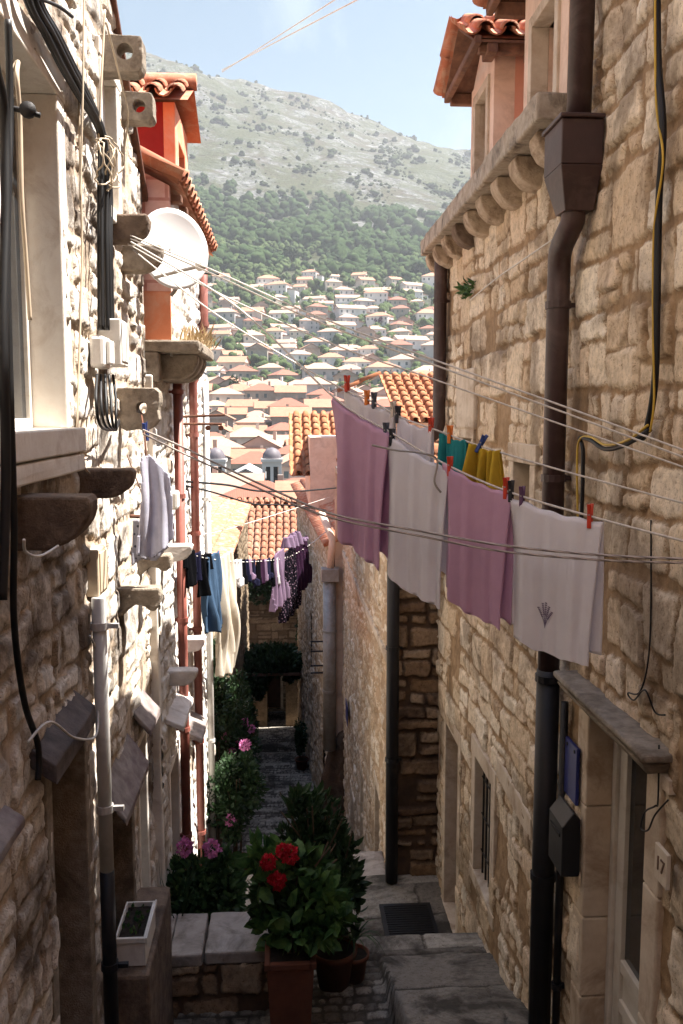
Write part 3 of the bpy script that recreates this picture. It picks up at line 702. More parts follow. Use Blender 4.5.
# ================================================================== SECOND HOUSE ON THE RIGHT
BX = 1.12
h2 = thing('stone_house', (BX, 12, -7), 'pale rubble house stepping into the alley beyond the second brown pipe, orange tiled roof', 'house')
def g2(y): return y-9.0
D2 = [(10.05, 10.62, -6.5, -4.6), (12.3, 12.75, -6.7, -5.3), (14.1, 14.75, -8.6, -6.5)]
stone_wall('wall', h2, (BX, 9.0), (BX, 16.9), -9.0, -1.1, (-1, 0), M['rwall_far'], 202, .03, .022, (.12, .24), (.14, .34), openings=[(a-9, b-9, c, d) for a, b, c, d in D2], amp=.03, warp=.04)
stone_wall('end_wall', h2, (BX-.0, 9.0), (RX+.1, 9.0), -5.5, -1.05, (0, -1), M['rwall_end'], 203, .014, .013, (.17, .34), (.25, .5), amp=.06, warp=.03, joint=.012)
MB().box(BX+.3, 5, 9.05, 16.9, -9.2, -1.1).build('wall_core', M['pale'], h2)
for i, (a, b, c, d) in enumerate(D2):
    w = opening(h2, BX, 1, a, b, c, d, .22, .1, M['dress'], name='window' if i == 1 else 'door_frame', pane='glass' if i == 1 else M['doorbrown'], cas=M['doorwhite'] if i == 1 else None)
roughen(MB().hexa([(BX-.04, 9.02, -2.7), (BX+.1, 9.02, -2.7), (BX+.1, 16.8, -2.7), (BX-.04, 16.8, -2.7)], [(BX-.04, 9.02, -2.6), (BX+.1, 9.02, -2.6), (BX+.1, 16.8, -2.6), (BX-.04, 16.8, -2.6)]).build('string_course', M['dress'], h2, bevel=.01), .003)
for yy in (10.4, 12.6, 14.6): opening(h2, BX+.0, 1, yy, yy+.5, -2.2, -1.2, .06, .1, M['dress'], cas=M['doorwhite'])
roughen(MB().box(BX-.16, BX+.3, 9.0, 16.95, -1.1, -.98).build('cornice', M['cornice'], h2, bevel=.012), .005, 8, 3)
a = R(15); rf = MB()
tile_field(rf, (BX-.12+3.2*math.cos(a), 8.98, -.94+3.2*math.sin(a)), (0, 1, 0), (-math.cos(a), 0, -math.sin(a)), 8.0, 3.2, .24, .42)
rf.build('roof', M['tile_org'], h2, smooth=True)
pipe(h2, [(BX-.02, 8.87, -.5), (BX-.02, 8.87, -4.95)], .066, M['pipe_black'], 'drainpipe', (-1.2, -2.4, -3.6))
MB().box(BX-.1, BX+.05, 8.7, 8.85, -1.46, -1.35).build('pipe_box', M['pipe_grey'], h2)
# blue street number plate
s = MB(); p = at(347, 712, x=BX-.05); s.box(BX-.06, BX-.05, p.y-.25, p.y+.25, p.z-.18, p.z+.18)
tag(s.build('number_plate', M['blue'], None, bevel=.01), 'small dark blue plate on the far end of the pale rubble wall', 'sign')

# brown rendered buttress
bt = MB(); rn = random.Random(9); ny = 26; nz = 26
vs = []; 
for i in range(nz+1):
    f = i/nz; zz = -9.3+f*3.1
    rad = math.sqrt(max(0, 1-f**2.0))
    for k in range(ny+1):
        t = math.pi*k/ny
        nn = 1+.10*mnoise.noise(Vector((math.cos(t)*2, math.sin(t)*2, zz*1.3)))
        vs.append((BX+.1-math.sin(t)*.66*rad*nn-.02, 17.1-math.cos(t)*.62*(.5+.5*rad)*nn, zz))
fs = [(i*(ny+1)+k, i*(ny+1)+k+1, (i+1)*(ny+1)+k+1, (i+1)*(ny+1)+k) for i in range(nz) for k in range(ny)]
tag(roughen(bt.add(vs, fs).build('buttress', M['boulder'], None, smooth=True), .02, 5, 1), 'rounded brown buttress at the foot of the wall under the grey drainpipe', 'buttress')
# ================================================================== THIRD HOUSE ON THE RIGHT
h3 = thing('stone_house', (.8, 22, -9), 'weathered house beyond the brown buttress with a grey drainpipe and tiled wall top', 'house')
A3, B3 = (.95, 17.05), (.42, 31.5); L3 = math.hypot(B3[0]-A3[0], B3[1]-A3[1]); nx = (-(B3[1]-A3[1])/L3, (B3[0]-A3[0])/L3)
stone_wall('wall', h3, A3, B3, -12, -2.55, nx, M['rwall_far'], 303, .05, .03, (.16, .3), (.2, .5), openings=[(2.2, 2.9, -8.8, -6.6), (6.5, 7.2, -7, -5.5)], amp=.04)
MB().add([(A3[0]+.3, A3[1]+.02, -12), (5, 17.07, -12), (5, 31.5, -12), (B3[0]+.3, B3[1], -12), (A3[0]+.3, A3[1]+.02, -2.6), (5, 17.07, -2.6), (5, 31.5, -2.6), (B3[0]+.3, B3[1], -2.6)], [(3,2,1,0),(4,5,6,7),(0,1,5,4),(1,2,6,5),(2,3,7,6),(3,0,4,7)]).build('wall_core', M['dark'], h3)
MB().box(.96, 5, 17.0, 17.06, -9, -1.0).build('end_wall', M['pale'], h3)
rf = MB(); dr = Vector((B3[0]-A3[0], B3[1]-A3[1], 0)).normalized()
a = R(24); perp = Vector((-dr.y, dr.x, 0))
tile_field(rf, Vector((A3[0]-.12, 17.0, -2.5))-perp*1.4*math.cos(a)+Vector((0, 0, 1.4*math.sin(a))), dr, perp*math.cos(a)+Vector((0, 0, -math.sin(a))), 14.4, 1.5, .26, .4)
rf.build('roof', M['tile'], h3, smooth=True)
# upper storey set back with big barrel tiles
MB().box(.62, 4, 22.1, 27.5, -2.5, -.55).build('upper_wall', M['pale'], h3)
rf = MB(); tile_field(rf, (.2, 26.2, .05), (1, 0, 0), (0, -.93, -.36), 3.2, 4.3, .27, .5)
rf.build('upper_roof', M['tile_org'], h3, smooth=True)
pg = pipe(h3, [(.84, 16.86, -3.2), (.84, 16.86, -6.6)], .13, M['pipe_grey'], 'drainpipe', (-4.2, -5.4))
MB().box(.68, 1.02, 16.7, 17.0, -3.2, -2.95).build('hopper', M['pipe_grey'], h3, bevel=.01)
pipe(h3, [(.86, 16.86, -2.95), (.9, 16.86, -2.4), (.7, 17.2, -1.9)], .07, M['pale'], 'feed_pipe')
for zz in (-4.55, -4.75, -5.05, -5.2):
    MB().tube([(.9, 17.4, zz), (.48, 17.4, zz)], .018, 6).build('rail', M['iron'], h3)

# house farther right whose roof slope faces the camera above the towels
h4 = thing('rendered_house', (3, 20, -6), 'house behind the towels with an orange tiled roof slope facing the viewer', 'house')
MB().box(1.9, 6.5, 18.3, 24, -8, -.15).build('wall', M['pale'], h4)
rf = MB(); tile_field(rf, (2.35, 21.6, .98), (1, 0, 0), (0, -.953, -.302), 4.2, 3.7, .22, .40)
tile_field(rf, (2.35, 21.6, .98), (0, 1, 0), (-.91, 0, -.41), 2.2, 1.0, .3, .5, channels=False)
rf.build('roof', M['tile_org'], h4, smooth=True)
# ================================================================== LEFT HOUSE (near)
LX = -1.05
lh = thing('stone_house', (LX, 4, -4), 'bleached rubble stone house on the left with stone brackets and a tall window', 'house')
oy = -2.5
def ol(y0, y1, z0, z1): return (y0-oy, y1-oy, z0, z1)
W1 = (3.4, 4.28, -.06, 1.46); W2 = (5.4, 5.8, 1.22, 2.03); DA = (3.78, 4.4, -3.9, -1.52); DB = (5.0, 5.66, -3.9, -2.3); DC = (5.98, 6.3, -5, -2.3)
stone_wall('wall', lh, (LX, oy), (LX, 6.74), -5.2, 3.6, (1, 0), M['lwall'], 505, lambda s: .07 if s < 5.3 else .012 if s < 7.6 else .018, .0135,
    (.18, .42), (.12, .38), openings=[ol(*W1), ol(*W2), ol(*DA), ol(*DB), ol(*DC)], top=lambda s: min(3.6, 1.66+(6.74-(s+oy))*.80), amp=.022, joint=.012, warp=.05, rough=.010)
MB().box(-5, LX-.02, -9, -2.5, -5.2, 6.8).box(-5, LX-.1, -9, 2.2, 4.0, 6.8).box(-5, LX-.3, -2.5, 6.7, -5.2, 1.5).build('wall_core', M['pale'], lh)  # first two boxes: unseen left-hand masses added around the camera to block light
MB().prism([(-5, 6.7, 1.5), (-5, 4.3, 3.5), (-5, -2.5, 3.5), (-5, -2.5, 1.5)], (5+LX-.3, 0, 0)).build('gable_core', M['pale'], lh)
MB().box(-5, LX+.005, 6.72, 6.76, -5.2, 1.6).build('end_wall', M['lwall2'], lh)
rk = MB(); rk.hexa([(LX-.1, 4.3, 3.58), (LX+.05, 4.3, 3.58), (LX+.05, 6.82, 1.57), (LX-.1, 6.82, 1.57)], [(LX-.1, 4.3, 3.64), (LX+.05, 4.3, 3.64), (LX+.05, 6.82, 1.63), (LX-.1, 6.82, 1.63)])
rk.build('verge', M['rust'], lh, bevel=.01)
rf = MB(); tile_field(rf, (LX-3.6, 4.3, 3.7), (1, 0, 0), (0, .78, -.625), 3.6, 3.2, .22, .4); rf.build('roof', M['tile'], lh, smooth=True)
w = opening(lh, LX, -1, *W1, .2, .13, M['dressL'], cas=M['doorwhite'], mull=1, sill=.045); w['label'] = 'tall window with pale stone surround and thick sill'
roughen(MB().box(LX-.19, LX+.062, 3.2, 4.43, -.27, -.185).build('sill', M['dressL'], w, bevel=.01), .003)
opening(lh, LX, -1, *W2, .16, .09, M['dressL'], cas=M['doorwhite'], sill=.03)
opening(lh, LX, -1, *DA, .24, .10, M['bracket'], name='door_frame', pane=M['doorbrown'])
opening(lh, LX, -1, *DB, .2, .09, M['bracket'], name='door_frame', pane=M['doorbrown'])
opening(lh, LX, -1, *DC, .2, .05, M['dressL'], name='window', pane='glass')
# brackets: near y, width, projection, top z, height, kind, material, hole
for a in ((5.36, .14, .25, 2.16, .2, 'block', 'bracket', (.15, .09, .045)), (6.02, .14, .21, 2.08, .18, 'block', 'bracket', (.12, .09, .04)),
          (5.5, .15, .24, 1.20, .16, 'round', 'bracket_dark', None), (5.92, .15, .26, 1.10, .17, 'round', 'bracket', None),
          (5.62, .13, .27, .17, .27, 'lobe', 'bracket', (.155, .125, .035)), (4.5, .15, .28, -.27, .15, 'round', 'bracket_dark', None),
          (3.42, .16, .3, -.31, .21, 'round', 'bracket_dark', None), (5.45, .13, .27, -1.07, .18, 'console', 'bracket', None), (6.2, .13, .24, -.98, .15, 'console', 'bracket', None)):
    bracket(lh, a[0], a[1], LX, -1*-1, a[2], a[3], a[4], a[5], a[6], a[7])
# hoods and slabs over the openings
def hood(parent, y0, y1, z, proj, drop, th, mat, wx=LX, name='stone_hood', amp=.006):
    m = MB().hexa([(wx-.05, y0, z-th), (wx+proj, y0, z-th-drop), (wx+proj, y1, z-th-drop), (wx-.05, y1, z-th)], [(wx-.05, y0, z), (wx+proj, y0, z-drop), (wx+proj, y1, z-drop), (wx-.05, y1, z)])
    return roughen(m.build(name, M[mat], parent, bevel=.01), amp, 8, 3)
hood(lh, 3.52, 4.28, -1.30, .11, .12, .09, 'slate', amp=.01)
hood(lh, 2.6, 3.15, -1.36, .09, .10, .04, 'slab')
hood(lh, 4.88, 5.74, -2.04, .13, .26, .05, 'slab')
hood(lh, 5.88, 6.36, -1.94, .12, .2, .05, 'slab')
# white downspout
pipe(lh, [(LX+.07, 4.6, -.95), (LX+.07, 4.6, -2.45)], .037, M['pipe_white'], 'drainpipe', (-1.1, -2.1))
pipe(lh, [(LX+.07, 4.6, -2.45), (LX+.07, 4.6, -3.4)], .039, M['pipe_black'], 'lower_drainpipe', (-3.0,))
def WL(u, v, d=.05): return at(u, v, x=LX+d)
# ------------------------------------------------------------------ things fixed on the left wall
g = thing('meter_box', tuple(at(112, 350, x=LX+.06)), 'tall white electric meter box high on the left wall', 'meter box', 'white electric boxes on the left wall')
p = at(112, 350, x=LX+.06); yb = 4.98
MB().box(LX+.0, LX+.13, yb+.12, yb+.36, .28, .54).build('box', M['plastic_white'], g, bevel=.008)
MB().box(LX+.131, LX+.136, yb+.14, yb+.34, .305, .52).build('cover', M['plastic_white'], g, bevel=.002)
g = thing('meter_box', (LX+.06, 4.75, .4), 'small white rounded electric box in front of the tall white box', 'meter box', 'white electric boxes on the left wall')
m = MB(); m.box(LX+.02, LX+.10, 4.78, 4.98, .25, .42); m.build('box', M['plastic_white'], g, bevel=.02)
MB().box(LX+.101, LX+.125, 4.82, 4.94, .27, .40).build('cover', M['plastic_white'], g, bevel=.01)
g = thing('meter_box', (LX+.06, 4.7, -.8), 'beige electric box on the left wall above the white downspout', 'meter box')
MB().box(LX+.0, LX+.07, 4.62, 4.84, -.95, -.70).build('box', M['plastic_beige'], g, bevel=.008)
MB().box(LX+.071, LX+.078, 4.64, 4.82, -.93, -.72).build('cover', M['plastic_beige'], g, bevel=.003)
# black cable bundle: each strand
for i, (du, r, dd) in enumerate(((0, .015, .05), (6, .014, .07), (-6, .012, .06), (3, .012, .1), (-3, .010, .09), (9, .010, .05))):
    pts = [WL(18+du,-60,dd), WL(32+du,0,dd), WL(50+du,34,dd), WL(66+du,66,dd), WL(82+du*.8,95,dd), WL(95+du*.5,118,dd), WL(102+du*.4,140,dd), WL(104+du*.8,190,dd), WL(104+du*.8,250,dd), WL(105+du*.9,330,dd)]
    strand('cable', pts, r, M['cable'], 'one of the black cables bundled diagonally across the left wall above the boxes', 'cable', 'black cable bundle on the left wall')
for i in range(5):
    u = 97+i*4; strand('cable', [WL(u,375,.06), WL(u-1+i,400,.09), WL(u+3,425-2*i,.1), WL(112+i,430,.09), WL(119,424-i,.05)], .008, M['cable'], 'one of the black cables looping below the white meter boxes', 'cable', 'black cable loops under the meter boxes')
strand('cable', [at(-6, v, x=-.93) for v in (-20, 10, 60)]+[at(4, 110, x=-.95), at(6, 200, x=-.95), at(3, 330, x=-.95), at(6, 470, x=-.95), at(2, 600, x=-.95)], .018, M['cable'], 'thick black cable running down the extreme left edge of the photo')
strand('cable', [at(8, 20, x=-.96), at(10, 120, x=-.97), at(7, 250, x=-.97), at(10, 380, x=-.97), at(14, 520, x=-.98), at(14, 620, x=-1), at(24, 700, x=-1), at(38, 745, x=-1), at(38, 780, x=-1)], .013, M['cable'], 'black cable hanging past the big dark bracket down to the slate hood')
strand('cable', [WL(28,742,.05), WL(50,722,.1), WL(75,738,.13), WL(96,735,.08), WL(98,700,.05), WL(97,655,.05), WL(90,636,.05)], .006, M['white_cable'], 'thin white cable drooping in front of the slate door hood', 'cable')
strand('cable', [WL(78,60,.04), WL(80,160,.04), WL(82,250,.04), WL(80,330,.04), WL(78,400,.04), WL(78,440,.05), WL(86,470,.06), WL(108,482,.09)], .006, M['beige_cable'], 'thin beige cable running down the left wall beside the tall window', 'cable')
strand('cable', [WL(12,70,.06), WL(18,62,.08), WL(17,75,.1), WL(20,120,.1), WL(22,200,.1), WL(26,260,.1), WL(30,320,.1)], .008, M['beige_cable'], 'beige cable hanging from the iron hook at the top left corner', 'cable')
strand('wire', [WL(24,540,.25), WL(26,552,.22), WL(40,556,.2), WL(58,546,.2)], .005, M['white_cable'], 'short white cord tied under the large dark bracket', 'wire')
strand('wire', [WL(84,-20,.12), WL(83,80,.12), WL(80,200,.1)], .005, M['beige_cable'], 'straight pale cord hanging from above left of the rope coil', 'wire')
strand('wire', [at(105,10,y=5.0), at(101,90,x=LX+.1), at(98,150,x=LX+.08)], .006, M['beige_cable'], 'tan cord looped through the topmost pierced bracket', 'wire')
strand('wire', [at(106,22,x=LX+.12), at(118,70,x=LX+.14), at(128,115,x=LX+.12), at(122,160,x=LX+.06)], .005, M['beige_cable'], 'tan cord slanting past the second pierced bracket', 'wire')
co = MB(); rn = random.Random(3)
for k, (u, v, r) in enumerate(((108,165,.13), (113,160,.12), (103,162,.11), (112,168,.10))):
    c = at(u, v, x=LX+.12); pts = [c+Vector((rn.uniform(-.01,.01)+.03*math.sin(t*2+k), r*math.cos(t), r*math.sin(t))) for t in [2*math.pi*i/28 for i in range(29)]]
    co.tube(pts, .0045, 6)
tag(co.build('rope_coil', M['beige_cable'], None, smooth=True), 'pale wire coiled in loops against the black cables on left wall', 'rope')
hk = MB(); hk.tube(arc([(LX-.02, 3.35, 1.08), (LX+.08, 3.35, 1.09), (LX+.18, 3.36, 1.07)], 5), .01, 8); hk.lathe([(.0,-.012),(.028,-.012),(.03,0),(.028,.012),(0,.012)], (LX+.14, 3.35, 1.085), 12, axis=(0,1,0))
tag(hk.build('iron_hook', M['iron'], None, smooth=True), 'black iron line hook with a small pulley at the left edge', 'hook')
hk = MB(); hk.tube(arc([(LX-.02, 3.6, 1.62), (LX+.06, 3.62, 1.60), (LX+.12, 3.9, 1.68), (LX+.14, 4.1, 1.72)], 5), .008, 8)
tag(hk.build('iron_hook', M['iron'], None, smooth=True), 'bent black iron rod reaching from the wall to the black cables', 'hook')
# satellite dish
sd = thing('satellite_dish', tuple(at(171, 249, y=6.55)), 'large white satellite dish fixed on the left wall below the red dormer', 'satellite dish')
c = Vector(sd.location)+Vector((.02, 0, 0)); ax = Vector((.75, -1, .06)).normalized(); n = 40; vs = []; fs = []
q = Vector((0,0,1)).rotation_difference(ax)
for i in range(9):
    r = .285*i/8
    for k in range(n):
        t = 2*math.pi*k/n; p = q @ Vector((r*math.cos(t), r*math.sin(t), -.03+.035*(i/8)**2)); vs.append(c+p)
for i in range(8):
    for k in range(n): fs.append((i*n+k, i*n+(k+1) % n, (i+1)*n+(k+1) % n, (i+1)*n+k))
fs.append(tuple(range(n)))
MB().add(vs, fs).build('reflector', M['dish'], sd, smooth=True, solid=.005)
am = MB(); tip = c+ax*.36+Vector((.0, 0, -.18)); am.tube([c+q @ Vector((0,-.27,0)), tip], .013, 8); am.tube([c-ax*.03, c-ax*.16+Vector((-.1,0,0)), (-1.04, c.y+.25, c.z)], .025, 8)
am.build('arm', M['pipe_grey'], sd); MB().lathe([(0,-.04),(.03,-.04),(.035,.02),(0,.03)], tip, 12, axis=tuple(-ax)).build('receiver', M['plastic_white'], sd, smooth=True)
an = thing('aerial', tuple(at(203, 280, y=7.0)), 'thin tilted metal aerial arm in front of the white satellite dish', 'aerial')
MB().tube([at(146, 270, y=6.7), at(219, 274, y=6.9)], .009, 8).build('boom', M['iron'], an)
MB().tube([at(171, 296, y=6.8), at(200, 255, y=6.8)], .014, 8).build('mast', M['pipe_grey'], an)
MB().box(*[v for v in (at(165,274,y=6.78).x-.012, at(165,274,y=6.78).x+.012, 6.75, 6.8, at(165,274,y=6.78).z-.02, at(165,274,y=6.78).z+.02)]).build('clamp', M['iron'], an)

# ================================================================== SECOND HOUSE ON THE LEFT
CX2 = -.87
l2 = thing('rendered_house', (CX2, 8, -5), 'whitewashed house on the left with a red dormer, pink brick gable and red-brown pipes', 'house')
stone_wall('wall', l2, (CX2, 6.9), (CX2, 9.7), .45, 1.66, (1, 0), M['lwall2'], 606, .018, .02, (.16, .3), (.2, .4), amp=.025, warp=.04)
roughen(MB().box(-1.08, -.985, 6.70, 6.80, -6.5, .3).build('quoin', M['dressL'], l2, bevel=.012), .008, 5, 4)
stone_wall('lower_wall', l2, (-1.0, 6.74), (-1.0, 11.5), -6.5, .5, (1, 0), M['lwall2'], 607, .018, .018, (.16, .3), (.2, .4), openings=[(1.36, 1.86, -2.0, -1.0), (.46, .96, -4.5, -3.0)], amp=.022, warp=.05)
opening(l2, -1.0, -1, 7.2, 7.7, -4.5, -3.0, .15, .08, M['dressL'], name='door_frame', pane=M['doorbrown'])
opening(l2, -1.0, -1, 8.1, 8.6, -2.0, -1.0, .15, .08, M['dressL'], cas=M['doorwhite'])
MB().box(-5, -1.2, 6.95, 9.7, -6.5, 1.6).box(-5, -1.2, 9.7, 11.5, -6.5, .3).build('wall_core', M['pale'], l2)
MB().box(-3, CX2+.012, 6.86, 6.9, .565, .93).build('end_wall', M['orange'], l2)
def brick_mat():
    m, nt, b = nm('pink_brick'); br = N(nt, 'ShaderNodeTexBrick'); tc = nt.nodes.new('ShaderNodeTexCoord'); mp = nt.nodes.new('ShaderNodeMapping')
    mp.inputs['Rotation'].default_value = (math.pi/2, 0, 0); nt.links.new(tc.outputs['Object'], mp.inputs[0]); nt.links.new(mp.outputs[0], br.inputs['Vector'])
    br.inputs['Scale'].default_value = 1.0; br.inputs['Brick Width'].default_value = .34; br.inputs['Row Height'].default_value = .15; br.inputs['Mortar Size'].default_value = .012
    br.inputs['Color1'].default_value = (.72,.42,.36,1); br.inputs['Color2'].default_value = (.62,.32,.26,1); br.inputs['Mortar'].default_value = (.42,.12,.09,1)
    nt.links.new(mix(nt, .35, br.outputs[0], ramp(nt, noise(nt, 12), [(.3, (.5,.25,.2)), (.7, (.8,.55,.48))]).outputs[0]), b.inputs['Base Color']); b.inputs['Roughness'].default_value = .9
    bump(nt, b, br.outputs[1], -.6, .01); return m
gb = MB(); gb.prism([(-3, 6.84, .93), (CX2+.02, 6.84, .93), (CX2+.02, 6.84, 1.70), (-1.3, 6.84, 1.92), (-3, 6.84, 2.7)], (0, .08, 0)); gb.build('gable', brick_mat(), l2)
a = R(26); rf = MB(); tile_field(rf, (CX2+.12-2.2*math.cos(a), 6.78, 1.72+2.2*math.sin(a)), (0, 1, 0), (math.cos(a), 0, -math.sin(a)), 3.05, 2.2, .21, .38)
rf.build('roof', M['tile'], l2, smooth=True)
vg = MB()
for i in range(6):
    t = i*.34; c = Vector((CX2+.12-t*math.cos(a), 6.80, 1.75+t*math.sin(a)))
    vg.tube([c, c+Vector((-.36*math.cos(a), 0, .36*math.sin(a)+.02))], [.06, .05], 10)
vg.build('verge_tile', M['tile_pale'], l2, smooth=True)
for i in range(7): MB().box(CX2+.0, CX2+.10, 6.95+i*.4, 7.03+i*.4, 1.60, 1.66).build('rafter', M['wood'], l2, bevel=.01)
dr_ = MB(); DY0, DY1 = 7.75, 8.7; DX = CX2-.03
dr_.box(DX-.1, DX, DY0, DY0+.22, 1.75, 2.6).box(DX-.1, DX, DY1-.22, DY1, 1.75, 2.6).box(DX-.1, DX, DY0+.22, DY1-.22, 2.35, 2.6)
dm = dr_.build('dormer', M['orange'], l2, bevel=.008)
for q in ((DY0+.01, DY0+.1), (DY1-.1, DY1-.01)): MB().box(DX-1.5, DX-.1, q[0], q[1], 1.5, 2.6).build('dormer_side', M['red'], dm)
MB().box(DX-.09, DX-.07, DY0+.22, DY1-.22, 1.75, 2.35).build('pane', M['glass'], dm)
rf = MB(); tile_field(rf, (DX-1.6, DY0+.45, 2.88), (1, 0, 0), (0, -.90, -.436), 1.72, .66, .2, .34); tile_field(rf, (DX-1.6, DY0+.45, 2.88), (1, 0, 0), (0, .90, -.436), 1.72, .66, .2, .34)
MB.tube(rf, [(DX-1.6, DY0+.45, 2.92), (DX+.14, DY0+.45, 2.92)], .07, 10)
rf.build('dormer_roof', M['tile'], dm, smooth=True)
pipe(l2, [(-.92, 7.72, .45), (-.92, 7.72, -5.0)], .042, M['pipe_red'], 'drainpipe', (.2, -.7, -1.8, -2.8, -3.8), side=-1)
pipe(l2, [(-.8, 9.0, 1.72), (-.8, 9.0, .9), (-.92, 9.0, .3), (-.92, 9.0, -5.6)], .042, M['pipe_red'], 'drainpipe', (.9, -.2, -1.2, -2.2, -3.4, -4.4), side=-1)
pipe(l2, [(-.94, 10.6, .4), (-.94, 10.6, -6)], .04, M['pipe_white'], 'white_drainpipe', (.5, -1.0, -2.5, -4), side=-1)
for i, (y0, z1, pr) in enumerate(((6.98, .47, .2), (7.28, .47, .2), (7.6, .47, .2))): bracket(l2, y0, .13, CX2, 1, pr, z1, .2, 'round', 'bracket', name='corbel')
roughen(MB().box(CX2-.06, CX2+.24, 6.93, 8.0, .472, .56).box(-1.14, CX2+.23, 6.74, 6.92, .472, .56).box(-1.14, -.94, 6.74, 6.9, .25, .47).build('ledge', M['bracket'], l2, bevel=.015), .006)
for y0, z1 in ((7.9, -2.02), (7.15, -2.10), (6.93, -1.02), (9.1, -1.5)): bracket(l2, y0, .13, -1.0, 1, .26, z1, .13, 'round', 'palehood')
hood(l2, 7.0, 7.75, -2.42, .16, .1, .05, 'palehood', wx=-1.0)
hood(l2, 8.3, 8.9, -3.0, .18, .12, .05, 'slab', wx=-1.0)
gm = MB(); rn = random.Random(6)
for i in range(90):
    p = (CX2+rn.uniform(.05,.26), rn.uniform(6.9, 8.0), .56); leaf(gm, p, (rn.uniform(-.3,.8), rn.uniform(-.6,.6), 1), rn.uniform(.08,.2), .09, rnd=rn)
tag(gm.build('grass_tuft', M['drygrass'], None), 'dry grass tufts sprouting on the corbelled stone ledge at left', 'grass', kind=None)
lt = thing('wall_lamp', tuple(at(176, 500, y=6.75)), 'small white wall lamp beside the red-brown pipe on the left', 'lamp')
p = at(177, 500, y=6.72); MB().box(CX2-.05, CX2+.06, 6.66, 6.8, p.z-.07, p.z+.07).build('housing', M['plastic_white'], lt, bevel=.02)
MB().tube([(CX2-.0, 6.72, p.z+.07), (CX2-.0, 6.72, p.z+.18)], .008, 6).build('stem', M['iron'], lt)
# line rack with little pulleys seen against the far roofs
rk = thing('line_rack', tuple(at(205, 420, y=8.3)), 'rusty iron clothesline bar sticking out from the left wall with two small pulleys', 'rack')
MB().tube([(-1.02, 8.3, at(186,417,y=8.3).z), tuple(at(225,415,y=8.3))], .012, 8).build('bar', M['rust'], rk)
MB().tube([(-1.02, 8.5, at(186,424,y=8.5).z), tuple(at(222,424,y=8.5))], .012, 8).build('bar', M['rust'], rk)
for u in (208, 221):
    p = at(u, 428, y=8.4); MB().lathe([(0,-.012),(.025,-.012),(.018,0),(.025,.012),(0,.012)], p, 14, axis=(0,1,0)).build('pulley', M['rust'], rk)

# ================================================================== THIRD LEFT HOUSE (low, beyond)
l3 = thing('rendered_house', (-1.35, 20, -9), 'low shaded stone house on the left behind the climbing greenery', 'house')
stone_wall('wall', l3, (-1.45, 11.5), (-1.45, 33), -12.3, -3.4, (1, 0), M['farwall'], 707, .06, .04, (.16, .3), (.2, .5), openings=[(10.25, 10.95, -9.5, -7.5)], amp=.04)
MB().box(-6, -1.75, 11.55, 33, -12.3, -3.45).build('wall_core', M['pale'], l3)
opening(l3, -1.45, -1, 21.75, 22.45, -9.5, -7.5, .15, .1, M['dress'], name='door_frame', pane=M['doorbrown'])
a = R(26); rf = MB(); tile_field(rf, (-1.3-4*math.cos(R(12)), 11.6, -3.4+4*math.sin(R(12))), (0, 1, 0), (math.cos(R(12)), 0, -math.sin(R(12))), 21.4, 4, .3, .5, channels=False); rf.build('roof', M['tile'], l3, smooth=True)

# ================================================================== END OF THE ALLEY
e1 = thing('stone_house', (0, 34, -11.5), 'shaded stone house closing the foot of the alley under a faded tile roof', 'house')
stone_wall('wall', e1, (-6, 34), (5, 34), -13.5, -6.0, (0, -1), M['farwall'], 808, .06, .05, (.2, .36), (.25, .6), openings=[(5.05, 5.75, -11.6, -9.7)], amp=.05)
opm = MB(); opm.box(-1.06, -.95, 33.95, 34.3, -11.6, -9.7).box(-.25, -.15, 33.95, 34.3, -11.6, -9.7).box(-1.1, -.1, 33.93, 34.3, -9.7, -9.5); df = opm.build('door_frame', M['dress'], e1, bevel=.01)
MB().box(-.95, -.25, 34.2, 34.25, -11.6, -9.7).build('door', M['doorbrown'], e1)
MB().box(-6, 5, 34.35, 40, -13.5, -6).build('wall_core', M['pale'], e1)
a = R(20); rf = MB(); tile_field(rf, (-6.2, 39.2, -4.1), (1, 0, 0), (0, -math.cos(a), -math.sin(a)), 11.2, 5.6, .3, .55, r=.12)
tile_field(rf, (-6.2, 39.2, -3.95), (1, 0, 0), (0, math.cos(a), -math.sin(a)), 11.2, 4, .4, .8, channels=False); rf.build('roof', M['tile_pale'], e1, smooth=True)
e2 = thing('annex', (0, 32.5, -11.5), 'low dark lean-to with a slab roof in front of the house closing the alley', 'annex')
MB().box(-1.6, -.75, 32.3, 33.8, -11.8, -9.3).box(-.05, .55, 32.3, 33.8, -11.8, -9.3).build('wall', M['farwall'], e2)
roughen(MB().box(-1.7, .7, 32.0, 33.9, -9.3, -9.15).build('roof', M['slab'], e2, bevel=.02), .01, 4)
sg = MB().prism([(.62, 32.3, -11.6), (.72, 32.3, -11.6), (.72, 32.3, -10.2), (.62, 32.3, -10.2)], (0, .3, 0))
iv = MB(); bush(iv, (-.4, 33.75, -6.5), (1.9, .35, .75), 5200, .16, .8, 21, clumps=22); bush(iv, (.9, 33.5, -7.8), (.5, .4, 1.2), 1400, .16, .8, 22)
tag(iv.build('ivy', M['leaf3'], None), 'dark ivy hanging over the wall under the far tiled roof', 'plant')
pg = thing('pergola', (-.3, 29, -10.8), 'leafy dark pergola spanning the alley below the hanging laundry', 'pergola')
MB().box(-1.35, .45, 28.0, 28.08, -8.45, -8.37).box(-1.35, .45, 30.2, 30.28, -8.45, -8.37).box(-1.3, -1.22, 28, 28.1, -11, -8.37).box(-1.3, -1.22, 30.2, 30.3, -11.2, -8.37).build('frame', M['wood'], pg)
